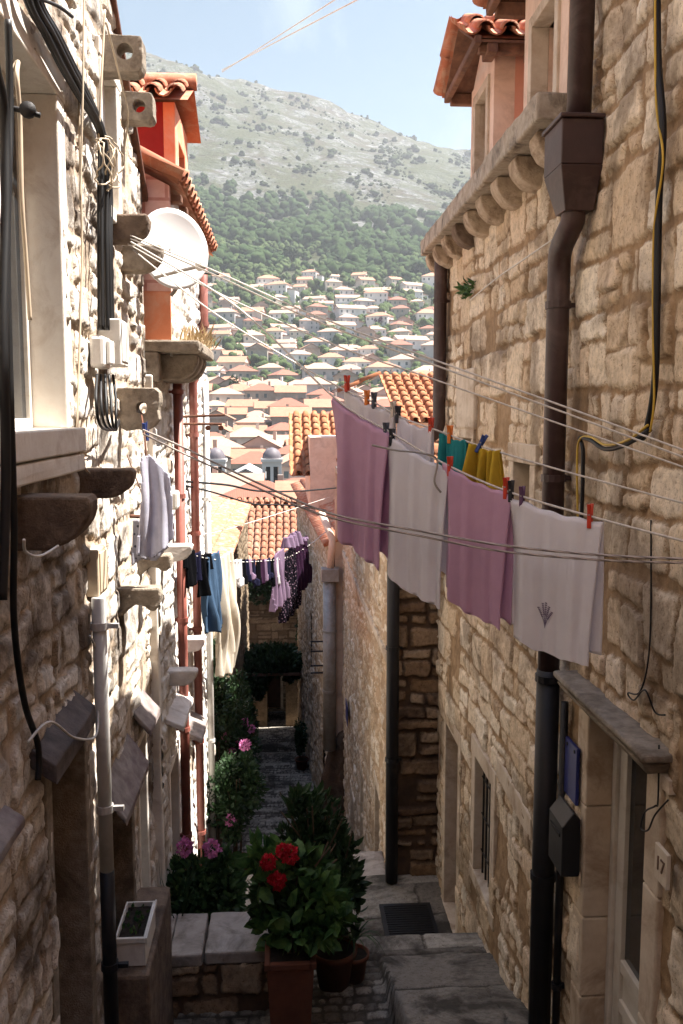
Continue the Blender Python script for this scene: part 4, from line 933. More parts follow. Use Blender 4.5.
iv = MB(); bush(iv, (-.45, 29.1, -8.2), (1.15, 1.4, .38), 5200, .15, .75, 31, clumps=40); bush(iv, (-1.0, 28.6, -8.7), (.4, .8, .8), 1800, .15, .75, 32); bush(iv, (.2, 29.6, -8.6), (.35, .7, .5), 1200, .15, .75, 33); iv.build('foliage', M['leaf3'], pg)

rr = thing('stone_house', (0, -8, 0), 'unseen stone house added behind the viewer to darken the near alley', 'house')  # added out of view to keep light from behind off the alley
MB().box(-6, 7, -12, -9.1, -2, 7).build('wall', M['farwall'], rr); MB().prism([(-6.3,-12.3,7),(-6.3,-8.8,7),(-6.3,-10.5,8)], (13.6,0,0)).build('roof', M['tile'], rr)
# ================================================================== WASHING LINES
TLp = ((-1.05, 5.42), (1.6, 3.22)); BLp = ((-1.05, 5.75), (1.6, 3.36)); ULp = ((-1.05, 5.62), (1.6, 3.28)); FRp = ((-1.05, 5.1), (1.6, 2.95))
def line(px, pl, r, mat, label, n=6, name='washing_line', group=None):
    pts = [vplane(u, v, *pl) for u, v in px]
    d = (pts[-1]-pts[-2]).normalized(); k = (RX-.0-pts[-1].x)/d.x if d.x > .1 else 0
    if pts[-1].x > 1.0 and k > 0: pts.append(pts[-1]+d*k)
    return tag(MB().tube(arc(pts, 8), r, n).build(name, mat, None, smooth=True), label, 'washing line', group)
line([(122,232),(217,272),(309,313),(440,362),(560,405),(683,450)], ULp, .0045, M['line'], 'upper white washing line crossing the alley, top one of the close pair above the towels')
line([(122,235),(217,276),(309,318),(440,367),(560,411),(683,457)], ULp, .0045, M['line'], 'upper white washing line crossing the alley, lower one of the close pair above the towels')
line([(128,244),(212,290),(330,343),(433,379),(560,424),(683,467)], ULp, .004, M['line'], 'thin white washing line just below the close upper pair, carrying nothing')
line([(133,250),(207,308),(277,352),(341,388),(375,403),(400,417),(436,430),(480,446),(560,470),(683,503)], BLp, .0045, M['line'], 'white washing line carrying the white, teal and yellow cloths behind the bath towels')
line([(131,242),(214,291),(263,329),(336,399),(390,432),(447,465),(512,493),(600,519),(683,541)], TLp, .005, M['line'], 'white washing line carrying the four mauve and white towels')
line([(143,430),(180,446),(230,470),(296,500),(340,516),(420,531),(500,545),(600,555),(683,559)], FRp, .0055, M['rope'], 'upper strand of the twisted rope pair slung in front of the towels')
line([(143,434),(180,452),(230,475),(296,505),(340,520),(420,536),(500,551),(600,560),(683,563)], FRp, .005, M['rope'], 'lower strand of the twisted rope pair slung in front of the towels')
FL = ((-.84, 7.9), (.92, 17.05))
tag(MB().tube(arc([vplane(u, v, *FL) for u, v in ((181,551),(200,557),(218,560),(245,562),(285,558),(308,546),(328,530))], 6), .006, 6).build('washing_line', M['line'], None), 'far washing line low across the alley carrying jeans, socks and dresses', 'washing line')
CB = ((-.87, 9.2), (1.12, 15.5))
tag(MB().tube(arc([vplane(u, v, *CB) for u, v in ((178,481),(227,485),(259,491),(300,491),(336,488))], 6), .013, 6).build('cable', M['cable'], None), 'black cable strung across the alley in front of the church towers', 'cable')
tag(MB().tube(arc([vplane(u, v, *CB) for u, v in ((178,484),(212,492),(254,504),(285,505),(326,510))], 6), .010, 6).build('cable', M['cable'], None), 'thinner sagging dark cable strung just below the black cable across the alley', 'cable')
tag(MB().tube(arc([at(197,533,y=9.3), at(183,535,y=8.8), at(300,505,y=14)][0:1]+[at(232,528,y=10.5), at(330,497,y=16)], 4), .004, 6).build('wire', M['line'], None), 'thin pale wire slanting across the alley below the dark cables', 'wire')
tag(MB().tube([at(222,70,y=14), at(372,-8,y=9)], .007, 6).tube([at(222,72,y=14), at(350,-10,y=9)], .006, 6).build('overhead_wire', M['line'], None), 'pale overhead wires rising to the right across the open sky', 'wire')

# ================================================================== TOWELS
M['t_mauve'] = cloth_mat('mauve_terry', (.72,.46,.62), (.66,.41,.57)); M['t_white'] = cloth_mat('white_terry', (.92,.90,.94), (.88,.86,.90))
M['t_sheet'] = cloth_mat('white_sheet', (.85,.82,.83), (.8,.76,.77), tr=.3); M['c_teal'] = cloth_mat('teal_cloth', (.05,.36,.38)); M['c_yellow'] = cloth_mat('yellow_cloth', (.72,.50,.06))
M['c_black'] = cloth_mat('black_cloth', (.004,.004,.005), (.003,.003,.004), tr=.0); M['c_blue'] = cloth_mat('blue_denim', (.06,.105,.175), tr=.1); M['c_cream'] = cloth_mat('cream_cloth', (.78,.70,.58))
M['c_lilac'] = cloth_mat('lilac_cloth', (.26,.18,.27)); M['c_navy'] = cloth_mat('navy_cloth', (.012,.012,.03), tr=.0); M['c_grey'] = cloth_mat('grey_cloth', (.66,.65,.74), (.5,.5,.6))
M['c_white'] = cloth_mat('white_cloth', (.72,.70,.70)); M['c_floral'] = cloth_mat('dark_floral_cloth', (.008,.006,.01), tr=.0, pattern=((.2,.13,.18), 30)); M['c_lace'] = cloth_mat('grey_lace', (.45,.44,.50), pattern=((.08,.08,.1), 30))
M['c_purple'] = cloth_mat('purple_cloth', (.03,.012,.03), tr=.0)
def D_SCALE(D): return 1.0
def towel(px, pl, Lf, Lb, mat, label, cat='towel', folds=3, amp=.018, seed=0, nm_='towel', group=None, motif=None, flare=.0):
    P0 = vplane(*px[0], *pl); P1 = vplane(*px[1], *pl); D = P1-P0
    n = Vector((D.y, -D.x, 0)).normalized()
    if n.y > 0: n = -n
    NU, NV = 44, 80; rn = random.Random(seed); ph = [rn.uniform(0, 6) for _ in range(6)]
    def surf(a, t):      # a across, t signed distance over the line (+ front)
        s = 1 if t >= 0 else -1; q = abs(t); L = Lf if s > 0 else Lb
        g = min(1, q/.25); f = .25+.75*q/max(Lf, .1)
        w = amp*f*(math.sin(a*folds*6.28+ph[0]+q*1.2)+.5*math.sin(a*folds*2.3*6.28+ph[1]-q*.9)+.35*math.sin(a*folds*.6*6.28+ph[2]+q*.9))
        w += amp*.5*f*math.sin(a*26+ph[3]+q*.6)+amp*.3*f*math.sin(a*43+ph[4]-q*.8)
        sag = .014*math.sin(math.pi*a)**2+.004*math.sin(a*23+ph[4])
        off = (.006+.012*g)*s if q > .0 else 0
        if s < 0: w = w*.8-.01*g
        e = max(0, (.17-a)/.17); cu = e**1.4*g*(.055 if s > 0 else .01)
        shr = (.09*min(1, q/.5)*(a**3)) if s > 0 and nm_ == 'towel' else 0
        w += amp*.35*f*abs(math.sin(a*9.4+ph[3]+q*.8))**3
        p = P0+D*((a-shr+e*e*.02*g)*D_SCALE(D)+(a-.5)*flare*q-.008*math.sin(q*4+ph[5])*q)+n*(off+w-cu*(1.6 if nm_ == 'towel' else 0))
        p.z -= sag+q+.002*math.sin(a*17+ph[2])*q/L
        return p
    vs = []
    for j in range(NV+1):
        t = -Lb+(Lf+Lb)*j/NV
        for i in range(NU+1): vs.append(surf(i/NU, t))
    fs = [(j*(NU+1)+i, j*(NU+1)+i+1, (j+1)*(NU+1)+i+1, (j+1)*(NU+1)+i) for j in range(NV) for i in range(NU)]
    o = MB().add(vs, fs).build(nm_, mat, None, smooth=True, solid=.007)
    tag(o, label, cat, group)
    # woven hem band
    hb = MB()
    for (a0, a1, t0, t1) in ((0.0, 1.0, Lf-.075, Lf-.06), (0.0, 1.0, Lf-.012, Lf)):
        vv = []; k = 40
        for i in range(k+1):
            for tt in (t0, t1): vv.append(surf(a0+(a1-a0)*i/k, tt)+n*.0040)
        hb.add(vv, [(2*i, 2*i+1, 2*i+3, 2*i+2) for i in range(k)])
    hb.build('hem_band', mat, o, smooth=True)
    if motif:
        em = MB(); ca, ct, sz = motif; rn = random.Random(5)
        def q(a, t): return surf(a, t)+n*.0062
        W_ = D.length
        for st, (dx, hh) in enumerate(((-.9, .6), (-.35, .9), (.15, 1.0), (.6, .8), (.95, .5))):
            tip = (ca+dx*sz*.35/W_, ct-sz*hh*.6); root = (ca, ct+sz*.45)
            for k in range(12):
                f = k/11; a = root[0]+(tip[0]-root[0])*f**1.3; t = root[1]+(tip[1]-root[1])*f
                em.add([q(a-.0011/W_, t), q(a+.0011/W_, t), q(a+.0011/W_, t-.008), q(a-.0011/W_, t-.008)], [(0,1,2,3)])
                if f > .5:
                    for sgn in (-1, 1):
                        w = .0048; em.add([q(a, t-.002), q(a+sgn*w/W_, t-.004), q(a+sgn*w*1.1/W_, t-.008), q(a, t-.005)], [(0,1,2,3)])
        em.build('embroidery', M['c_emb'], o, solid=.001)
    return o, surf
M['c_emb'] = cloth_mat('lavender_thread', (.22,.17,.26), tr=0)
tw = 'bath towels hung out on the washing line'
towel([(332,398),(391,434)], TLp, .66, .60, M['t_mauve'], 'leftmost mauve towel, hanging left of the white one and beside the far roofs', seed=1, folds=1.1, amp=.016, group=tw)
towel([(384,431),(449,470)], TLp, .66, .50, M['t_white'], 'white towel hanging between the two mauve towels', seed=2, folds=.9, amp=.012, group=tw)
towel([(443,464),(512,496)], TLp, .60, .57, M['t_mauve'], 'mauve towel hanging between the two white towels', seed=3, folds=.8, amp=.011, group=tw)
towel([(510,497),(603,523)], TLp, .61, .56, M['t_white'], 'rightmost white towel with a sprig of lavender embroidered near its hem', seed=4, folds=.7, amp=.009, motif=(.44, .46, .10), group=tw)
towel([(344,390),(395,415)], BLp, .42, .40, M['t_sheet'], 'white sheet hanging behind the leftmost mauve towel, showing above it', 'sheet', seed=5, folds=1.5, nm_='sheet')
towel([(398,417),(433,430)], BLp, .30, .25, M['t_white'], 'small white cloth on the back line above the white towel', 'cloth', seed=6, folds=1.2, nm_='hand_towel')
towel([(441,434),(467,441)], BLp, .17, .15, M['c_teal'], 'small teal cloth on the back line between white and yellow cloths', 'cloth', seed=7, folds=1.5, nm_='cloth')
towel([(471,443),(500,451)], BLp, .20, .16, M['c_yellow'], 'crumpled yellow cloth on the back line above the second mauve towel', 'cloth', seed=8, folds=2.2, amp=.04, nm_='cloth', flare=1.5)
hg = MB(); P = vplane(440, 470, *TLp)
hg.tube(arc([P+Vector((-.30,.1,.11)), P+Vector((-.2,0,.09)), P+Vector((-.10,-.03,.08)), P+Vector((-.02,-.03,.05)), P+Vector((-.03,-.03,-.05)), P+Vector((-.0,-.03,-.1))], 6), .005, 6)
tag(hg.build('line_hook', M['pipe_grey'], None, smooth=True), 'bent grey wire hook lying over the white towel top edge', 'hook')
def peg_mat(n, c): M[n] = pm(n, c, None, 20, .45, bmp=0, spec=.5)
peg_mat('p_red', (.62,.05,.02)); peg_mat('p_orange', (.80,.22,.03)); peg_mat('p_black', (.02,.022,.03)); peg_mat('p_blue', (.03,.07,.28)); peg_mat('p_purple', (.13,.06,.14)); peg_mat('p_white', (.66,.58,.48)); peg_mat('p_dark', (.05,.06,.09))
def peg(u, v, pl, mat, label, h=.085, tilt=0, group='plastic pegs on the washing lines'):
    c = vplane(u, v, *pl); D = Vector((pl[1][0]-pl[0][0], pl[1][1]-pl[0][1], 0)).normalized(); n = Vector((D.y, -D.x, 0)); n = n if n.y < 0 else -n
    r = thing('clothes_peg', c, label, 'clothes peg', group)
    for s in (-1, 1):
        m = MB(); w = .0085
        ax = Vector((0,0,1))*math.cos(tilt)+D*math.sin(tilt); sd_ = D*math.cos(tilt)-Vector((0,0,1))*math.sin(tilt)
        prof = [(-.5*h, .004), (-.2*h, .005), (.05*h, .004), (.3*h, .007), (.5*h, .012)]
        ring = []
        for z, o in prof:
            for (oo, ww) in ((o, -w), (o, w), (o+.008, w), (o+.008, -w)):
                ring.append(c+n*(s*oo)+sd_*ww+ax*(z+.012))
        fs = [(4*i+k, 4*i+(k+1) % 4, 4*i+4+(k+1) % 4, 4*i+4+k) for i in range(4) for k in range(4)]+[(3,2,1,0), (16,17,18,19)]
        m.add(ring, fs); m.build('prong', mat, r, bevel=.002)
    MB().tube([c+n*.014+ax*.018, c-n*.014+ax*.018], .004, 8).build('spring', M['pipe_grey'], r)
peg(347,386,BLp,M['p_red'],'orange-red peg at the far left end of the white sheet')
peg(367,400,BLp,M['p_orange'],'orange peg in the middle of the white sheet top',.075)
peg(374,403,BLp,M['p_dark'],'dark peg beside the orange peg on the white sheet',.085)
peg(393,412,BLp,M['p_white'],'cream peg at the right end of the white sheet',.08)
peg(398,417,BLp,M['p_black'],'black peg beside the cream peg at the small white cloth',.085)
peg(431,429,BLp,M['p_red'],'red peg holding the right corner of the small white cloth')
peg(450,437,BLp,M['p_orange'],'orange peg holding the teal cloth')
peg(480,446,BLp,M['p_blue'],'dark blue peg standing open on the yellow cloth',.09,.5)
peg(386,434,TLp,M['p_dark'],'dark grey peg at the right corner of the leftmost mauve towel')
peg(392,440,TLp,M['p_black'],'black peg at the left corner of the white middle towel')
peg(450,469,TLp,M['p_red'],'bright red peg where the white middle towel meets the second mauve towel',.09)
peg(506,491,TLp,M['p_red'],'red peg at the right corner of the second mauve towel',.095)
peg(511,494,TLp,M['p_black'],'black peg touching the red peg at the second mauve towel corner',.095)
peg(522,500,TLp,M['p_purple'],'dark purple peg on the left corner of the embroidered white towel',.095)
peg(590,519,TLp,M['p_red'],'lone red peg on the right corner of the embroidered white towel',.1)

# ================================================================== GARMENTS
def inside(P, x, y):
    c = False; n = len(P)
    for i in range(n):
        x1, y1 = P[i]; x2, y2 = P[(i+1) % n]
        if (y1 > y) != (y2 > y) and x < (x2-x1)*(y-y1)/(y2-y1)+x1: c = not c
    return c
def garment(name, P0, D, poly, mat, label, cat, seed=0, amp=.015, step=.014, group=None, depth=1.0):
    """cloth cut to an outline given as (along, down) metres and thrown into vertical folds"""
    P0 = Vector(P0); D = Vector(D).normalized(); n = Vector((D.y, -D.x, 0)).normalized(); n = n if n.y < 0 else -n
    xs = [p[0] for p in poly]; ys = [p[1] for p in poly]; nx_ = max(4, int((max(xs)-min(xs))/step)); ny_ = max(4, int((max(ys)-min(ys))/step))
    rn = random.Random(seed); ph = [rn.uniform(0, 6) for _ in range(4)]; mb = MB(); idx = {}
    def vert(i, j):
        if (i, j) in idx: return idx[i, j]
        a = min(xs)+(max(xs)-min(xs))*i/nx_; t = min(ys)+(max(ys)-min(ys))*j/ny_
        w = amp*(.4+min(1.2, t*2))*(math.sin(a*34+ph[0]+t*2)+.6*math.sin(a*71+ph[1]-t*3)+.5*math.sin(a*13+ph[2]+t*5))
        p = P0+D*(a+.008*math.sin(t*9+ph[3]))+n*w*depth; p.z -= t
        mb.v.append(tuple(p)); idx[i, j] = len(mb.v)-1; return idx[i, j]
    for i in range(nx_):
        for j in range(ny_):
            if inside(poly, min(xs)+(max(xs)-min(xs))*(i+.5)/nx_, min(ys)+(max(ys)-min(ys))*(j+.5)/ny_):
                mb.f.append((vert(i,j), vert(i+1,j), vert(i+1,j+1), vert(i,j+1))); mb.m.append(0)
    return tag(mb.build(name, mat, None, smooth=True, solid=.012), label, cat, group)
FD_ = Vector((FL[1][0]-FL[0][0], FL[1][1]-FL[0][1], 0)).normalized()
def fl(u, v): return vplane(u, v, *FL)
def wpx(u0, u1, v=560): return (fl(u1, v)-fl(u0, v)).length
def shirt(w, L): return [(0,.02),(w*.2,0),(w*.8,0),(w,.02),(w*1.02,L*.42),(w*.84,L*.45),(w*.82,L),(w*.18,L),(w*.16,L*.45),(-w*.02,L*.42)]
def trousers(w, L): return [(0,0),(w,0),(w*1.04,L*.5),(w*1.0,L),(w*.56,L),(w*.5,L*.42),(w*.44,L),(w*-.02,L*.97),(-w*.05,L*.5)]
def dress(w, L): return [(w*.1,0),(w*.9,0),(w*.95,L*.3),(w*1.15,L),(w*.6,L*1.03),(-w*.1,L),(w*.05,L*.3)]
def sock(w, L): return [(0,0),(w*.6,0),(w*.6,L*.65),(w,L*.85),(w*.95,L),(w*.3,L),(0,L*.75)]
fg = 'laundry on the far washing line'
def fgm(name, u0, u1, v, vb, shape, mat, label, cat, seed, amp=.02, f=1.0):
    p = fl(u0, v); L = (vb-v)/880*p.y
    return garment(name, p, FD_, shape(wpx(u0, u1, v)*f, L), M[mat], label, cat, seed, amp, group=fg)
fgm('shirt', 184, 194, 554, 590, shirt, 'c_black', 'leftmost black shirt on the far line', 'shirt', 1, .03)
fgm('shirt', 191, 202, 556, 586, shirt, 'c_navy', 'dark navy shirt squeezed between two black shirts on the far line', 'shirt', 2, .03)
fgm('shirt', 199, 209, 557, 600, shirt, 'c_black', 'longer black shirt hanging just left of the blue jeans', 'shirt', 3, .03)
fgm('jeans', 206, 219, 558, 638, trousers, 'c_blue', 'blue jeans hanging on the far line beside the black shirts', 'jeans', 4, .03)
fgm('trousers', 219, 233, 558, 684, trousers, 'c_cream', 'long cream trousers hanging right of the blue jeans', 'trousers', 5, .03)
cols = ['c_white', 'c_white', 'c_black', 'c_navy', 'c_lilac', 'c_navy', 'c_black', 'c_purple', 'c_lilac', 'c_navy', 'c_black', 'c_white']
wd = ['white', 'white', 'black', 'navy', 'lilac', 'navy', 'black', 'plum', 'lilac', 'navy', 'black', 'white']
od = ['first', 'second', 'third', 'fourth', 'fifth', 'sixth', 'seventh', 'eighth', 'ninth', 'tenth', 'eleventh', 'twelfth', 'thirteenth', 'fourteenth', 'fifteenth', 'sixteenth']
for i, c in enumerate(cols):
    u = 234+i*3.7
    fgm('sock', u, u+3.9, 561-(i > 8)*1.5, 582+(i*7) % 9, sock, c, f'{wd[i]} sock, {od[i]} counting right from the cream trousers', 'sock', 10+i, .02, 1.2)
fgm('top', 273, 284, 556, 612, dress, 'c_lilac', 'long lilac top hanging right of the row of socks', 'top', 30)
fgm('dress', 283, 296, 554, 624, dress, 'c_floral', 'dark flowered dress beside the lilac top', 'dress', 31)
fgm('dress', 295, 308, 545, 597, dress, 'c_purple', 'dark plum dress at the right end of the far line', 'dress', 32)
fgm('scarf', 287, 303, 538, 552, sock, 'c_lilac', 'crumpled lilac scarf bunched above the dark dresses', 'scarf', 33, .08)
# washing by the left wall
D5 = Vector((1, .35, 0))
garment('shirt', at(141, 458, y=5.35), D5, [(0,0),(.06,-.02),(.1,.03),(.16,.1),(.19,.5),(.12,.56),(.06,.62),(-.03,.58),(-.02,.3)], M['c_grey'], 'pale grey-lavender shirt bunched on a hook by the left wall', 'shirt', 41, .022, .008)
garment('shirt', at(150, 462, y=5.5), D5, [(0,0),(.05,0),(.12,.16),(.06,.2),(.05,.5),(-.02,.5)], M['c_white'], 'white cloth with pale blue tint tucked behind the grey shirt', 'cloth', 42, .02, .008)
garment('scarf', at(133, 520, y=5.45), D5, [(0,0),(.17,.02),(.22,.18),(.14,.27),(.05,.24),(-.01,.28)], M['c_lace'], 'grey speckled scarf hanging under the grey-lavender shirt', 'scarf', 43, .02, .008)
ck = MB(); ck.tube(arc([at(141,412,y=5.66), at(143,425,y=5.5), at(145,440,y=5.4), at(146,458,y=5.36)], 5), .006, 6); ck.tube([at(130,516,y=5.4), at(166,518,y=5.5)], .012, 8); ck.tube([at(127,455,y=5.55), at(152,520,y=5.45)], .004, 6)
tag(ck.build('line_hanger', M['rust'], None), 'rusty hanging rod and cord below the pierced lobed bracket', 'hanger')
for i, (u, v) in enumerate(((144,428),(146,436))):
    m = MB(); c = at(u, v, y=5.45); m.box(c.x-.01, c.x+.01, c.y-.01, c.y+.01, c.z-.03, c.z+.03)
    m.prism([(c.x+.011, c.y, c.z+.03), (c.x+.02, c.y, c.z+.045), (c.x+.016, c.y, c.z-.03), (c.x+.011, c.y, c.z-.03)], (0, .012, 0))
    tag(m.build('clothes_peg', M['p_blue'], None, bevel=.003), ['upper', 'lower'][i]+' blue peg on the cord above the grey-lavender shirt', 'clothes peg')

# ================================================================== LOW WALL, POTS AND PLANTS
lw = thing('low_wall', (-.6, 6.2, -4.4), 'low stone wall with pale worn coping slabs in the left foreground', 'wall')
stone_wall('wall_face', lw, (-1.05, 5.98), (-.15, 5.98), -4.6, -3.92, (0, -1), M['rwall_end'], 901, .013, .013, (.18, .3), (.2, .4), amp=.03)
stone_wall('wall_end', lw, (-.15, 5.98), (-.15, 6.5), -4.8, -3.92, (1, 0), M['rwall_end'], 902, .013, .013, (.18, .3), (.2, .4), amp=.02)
MB().box(-1.04, -.19, 6.02, 6.48, -5, -3.93).build('wall_core', M['bracket_dark'], lw)
M['coping'] = pm('worn_coping_slab', (.42,.37,.33), (.30,.26,.23), 9, .85, bmp=.4, dirt=(.13,.11,.09), dscale=4, damt=.8)
for (a, b) in ((-1.04, -.86), (-.855, -.62), (-.60, -.14)):
    o = MB().box(a, b, 5.94+(a*7 % .03), 6.5, -3.925, -3.83).build('coping', M['coping'], lw, bevel=.015); roughen(o, .008, 7, 3)
st = tag(roughen(MB().box(-1.05, -.82, 4.9, 5.9, -4.6, -3.27).build('stone_block', M['bracket_dark'], None, bevel=.02), .01, 6, 3), 'dark stone block under the white window box by the left wall', 'stone')
pb = thing('window_box', (-.94, 5.2, -3.25), 'white rectangular planter filled with dark soil by the left wall', 'planter')
m = MB(); x0, x1, y0, y1, zt, zb = -1.03, -.85, 4.98, 5.38, -3.08, -3.26; t = .012
m.box(x0, x0+t, y0, y1, zb, zt).box(x1-t, x1, y0, y1, zb, zt).box(x0+t, x1-t, y0, y0+t, zb, zt-.001).box(x0+t, x1-t, y1-t, y1, zb, zt-.001).box(x0+t, x1-t, y0+t, y1-t, zb, zb+.02)
m.box(x1, x1+.012, y0-.01, y1+.01, zt-.03, zt+.002).box(x0, x1, y0-.012, y0, zt-.03, zt+.002); m.build('box', M['plastic_white'], pb, bevel=.003)
roughen(MB().box(x0+t+.001, x1-t-.001, y0+t+.001, y1-t-.001, zb+.03, zt-.03).build('soil', M['soil'], pb), .012, 20, 4)
sp = MB(); rn = random.Random(8)
for i in range(30): leaf(sp, (rn.uniform(x0+.03, x1-.03), rn.uniform(y0+.03, y1-.03), zt-.02), (rn.uniform(-.5,.5), rn.uniform(-.5,.5), 1), .035, .7, rnd=rn)
sp.build('seedlings', M['leaf2'], pb)['kind'] = 'stuff'
def round_pot(root, c, r, h, name='pot'):
    o = MB().lathe([(0,.0),(r*.68,0),(r*.92,h*.85),(r*1.04,h*.86),(r*1.06,h),(r*.94,h),(r*.9,h*.85),(0,h*.84)], c, 28).build(name, M['terracotta'], root, smooth=True)
    MB().lathe([(0,h*.9),(r*.9,h*.9)], c, 24).build('soil', M['soil'], root); return o
# red hydrangea in a square terracotta planter
h = thing('flowering_shrub', (.03, 5.65, -4.27), 'big leafy shrub with red flower heads in a square terracotta planter', 'potted plant')
m = MB(); x0, x1, y0, y1, zb, zt = -.15, .17, 5.56, 5.86, -4.27, -3.66; t = .025
m.hexa([(x0+.03,y0+.03,zb),(x1-.03,y0+.03,zb),(x1-.03,y1-.03,zb),(x0+.03,y1-.03,zb)], [(x0,y0,zt-.05),(x1,y0,zt-.05),(x1,y1,zt-.05),(x0,y1,zt-.05)])
m.box(x0-.015, x0+t, y0-.015, y1+.015, zt-.049, zt).box(x1-t, x1+.015, y0-.015, y1+.015, zt-.049, zt).box(x0+t, x1-t, y0-.015, y0+t, zt-.049, zt-.001).box(x0+t, x1-t, y1-t, y1+.015, zt-.049, zt-.001)
m.build('planter', M['terracotta'], h, bevel=.008); MB().box(x0+t, x1-t, y0+t, y1-t, zt-.048, zt-.02).build('soil', M['soil'], h)
f = MB(); bush(f, (.06, 5.9, -3.42), (.33, .26, .30), 620, .12, .72, 51, clumps=12); bush(f, (-.1, 5.85, -3.12), (.2, .2, .13), 120, .13, .7, 52, clumps=6); bush(f, (.14, 5.75, -3.5), (.24, .2, .16), 200, .11, .7, 53, clumps=6)
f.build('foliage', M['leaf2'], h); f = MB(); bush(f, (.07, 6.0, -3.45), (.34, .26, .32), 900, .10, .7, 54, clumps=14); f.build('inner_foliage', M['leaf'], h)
s = MB(); rn = random.Random(2)
for i in range(9): s.tube(arc([(rn.uniform(-.05,.08), 5.7+rn.uniform(-.05,.05), -3.67), (rn.uniform(-.15,.2), 5.85, -3.4), (rn.uniform(-.3,.35), rn.uniform(5.75,6.1), rn.uniform(-3.2,-3.0))], 5), [.006]*11, 6)
s.build('stem', M['bark'], h)
for i, (u, v, r) in enumerate(((290,855,.085), (268,862,.075), (278,881,.08), (283,851,.06), (274,880,.05))):
    flowerhead(MB(), at(u, v, y=5.72), r*.62, 150, .028, 60+i).build('flower', M['flower_red'], h)
# taller shrub behind in round pot
h = thing('potted_shrub', (.32, 6.55, -4.2), 'tall dark-leaved shrub in a round terracotta pot right of the red flowers', 'potted plant')
round_pot(h, (.34, 6.25, -4.3), .17, .3)
f = MB(); bush(f, (.22, 6.5, -3.35), (.34, .28, .42), 1500, .085, .45, 71, clumps=18, up=.6); bush(f, (.33, 6.4, -3.7), (.3, .25, .35), 900, .10, .5, 72, clumps=10, up=.5); bush(f, (.12, 6.5, -2.98), (.16, .15, .16), 160, .08, .5, 73, up=.9)
f.build('foliage', M['leaf3'], h)
s = MB(); rn = random.Random(12)
for i in range(12): s.tube(arc([(.34, 6.25, -3.95), (.3+rn.uniform(-.1,.1), 6.4, -3.6), (.22+rn.uniform(-.3,.3), 6.5+rn.uniform(-.2,.2), -3.2+rn.uniform(-.1,.3))], 5), .006, 6)
s.build('stem', M['bark'], h)
h = thing('spiky_plant', (.5, 6.2, -4.2), 'spiky strap-leaved plant in a small pot beside the tall dark shrub', 'potted plant')
round_pot(h, (.5, 6.3, -4.3), .11, .22); f = MB(); rn = random.Random(14)
for i in range(34):
    t = rn.uniform(0, 6.28); L = rn.uniform(.2, .42); b = Vector((.5, 6.3, -4.0)); o = Vector((math.cos(t), math.sin(t), 0)); w = o.cross(Vector((0,0,1)))*.011; P = []
    for k in range(5):
        q = k/4; c = b+o*L*q*.8+Vector((0,0,L*(1.2*q-1.1*q*q))); P += [c-w*(1-q*.95), c+w*(1-q*.95)]
    f.add(P, [(2*k, 2*k+1, 2*k+3, 2*k+2) for k in range(4)])
f.build('foliage', M['leaf'], h)
# left side plants
def shrub(label, c, rad, n, size, seed, mat='leaf', fl_=(), fm='flower_pink', pot=None, clumps=14, name='flowering_shrub', wid=.6, fs=.03, fr=.06):
    base = (c[0], c[1], gz(c[1])); h = thing(name, base, label, 'plant')
    f = MB(); bush(f, c, rad, n, size, wid, seed, clumps=clumps); f.build('foliage', M[mat], h)
    s = MB(); rn = random.Random(seed)
    for i in range(7): s.tube(arc([(c[0]+rn.uniform(-.05,.05), c[1], base[2]+.05), (c[0]+rn.uniform(-.1,.1), c[1], (base[2]+c[2])/2), (c[0]+rn.uniform(-.5,.5)*rad[0], c[1]+rn.uniform(-.4,.4)*rad[1], c[2]+rad[2]*.4)], 4), .008, 6)
    s.build('stem', M['bark'], h)
    if pot: round_pot(h, (c[0], c[1], base[2]), pot, pot*1.5)
    for i, (u, v, yy) in enumerate(fl_): flowerhead(MB(), at(u, v, y=yy), fr, 120, fs, seed+i).build('flower', M[fm], h)
    return h
shrub('dense dark shrub with pink blooms behind the low wall on the left', (-.72, 6.95, -4.05), (.42, .42, .50), 2600, .09, 81, 'leaf', ((185,847,6.45), (212,848,6.5)), pot=.2, clumps=22)
h = thing('spiky_plant', (-.9, 6.6, -4.3), 'dark sword-leaved plant against the left wall beside the pink blooms', 'plant'); f = MB(); rn = random.Random(15)
for i in range(20):
    t = rn.uniform(0, 6.28); L = rn.uniform(.5, .95); b = Vector((-.86, 6.6, -4.3)); o = Vector((math.cos(t), math.sin(t), 0)); w = o.cross(Vector((0,0,1)))*.025; P = []
    for k in range(5):
        q = k/4; c = b+o*.25*q*q+Vector((0,0,L*q)); c.x = max(c.x, -.99); P += [c-w*(1-q*.95), c+w*(1-q*.95)]
    f.add(P, [(2*k, 2*k+1, 2*k+3, 2*k+2) for k in range(4)])
f.build('foliage', M['leaf3'], h)
shrub('dark leafy shrub halfway down the left side of the steps', (-.66, 10.8, -4.75), (.34, .7, .6), 3000, .075, 82, 'leaf3', ((230,820,10.3),(245,745,10.4)), pot=.2, clumps=22)
shrub('tall flowering shrub with scattered pink and white blooms farther down on the left', (-.92, 14.6, -5.6), (.42, .9, .9), 4200, .08, 83, 'leaf3', ((251,729,14.2),(226,737,14),(240,742,14.2),(232,752,14.0),(214,718,14),(245,722,14.5)), clumps=26)
shrub('green climber growing up the left wall beneath the hanging jeans', (-1.05, 12.6, -4.0), (.22, .8, 1.0), 2400, .08, 84, 'leaf3', (), clumps=16, name='climbing_plant')
shrub('shadowed shrub spilling from the left wall above the blue-grey steps', (-1.25, 19.5, -6.9), (.38, 1.8, 1.1), 4200, .10, 85, 'leaf3', ((237,700,18.5),(245,704,18.5)), fm='flower_white', clumps=24, name='climbing_plant')
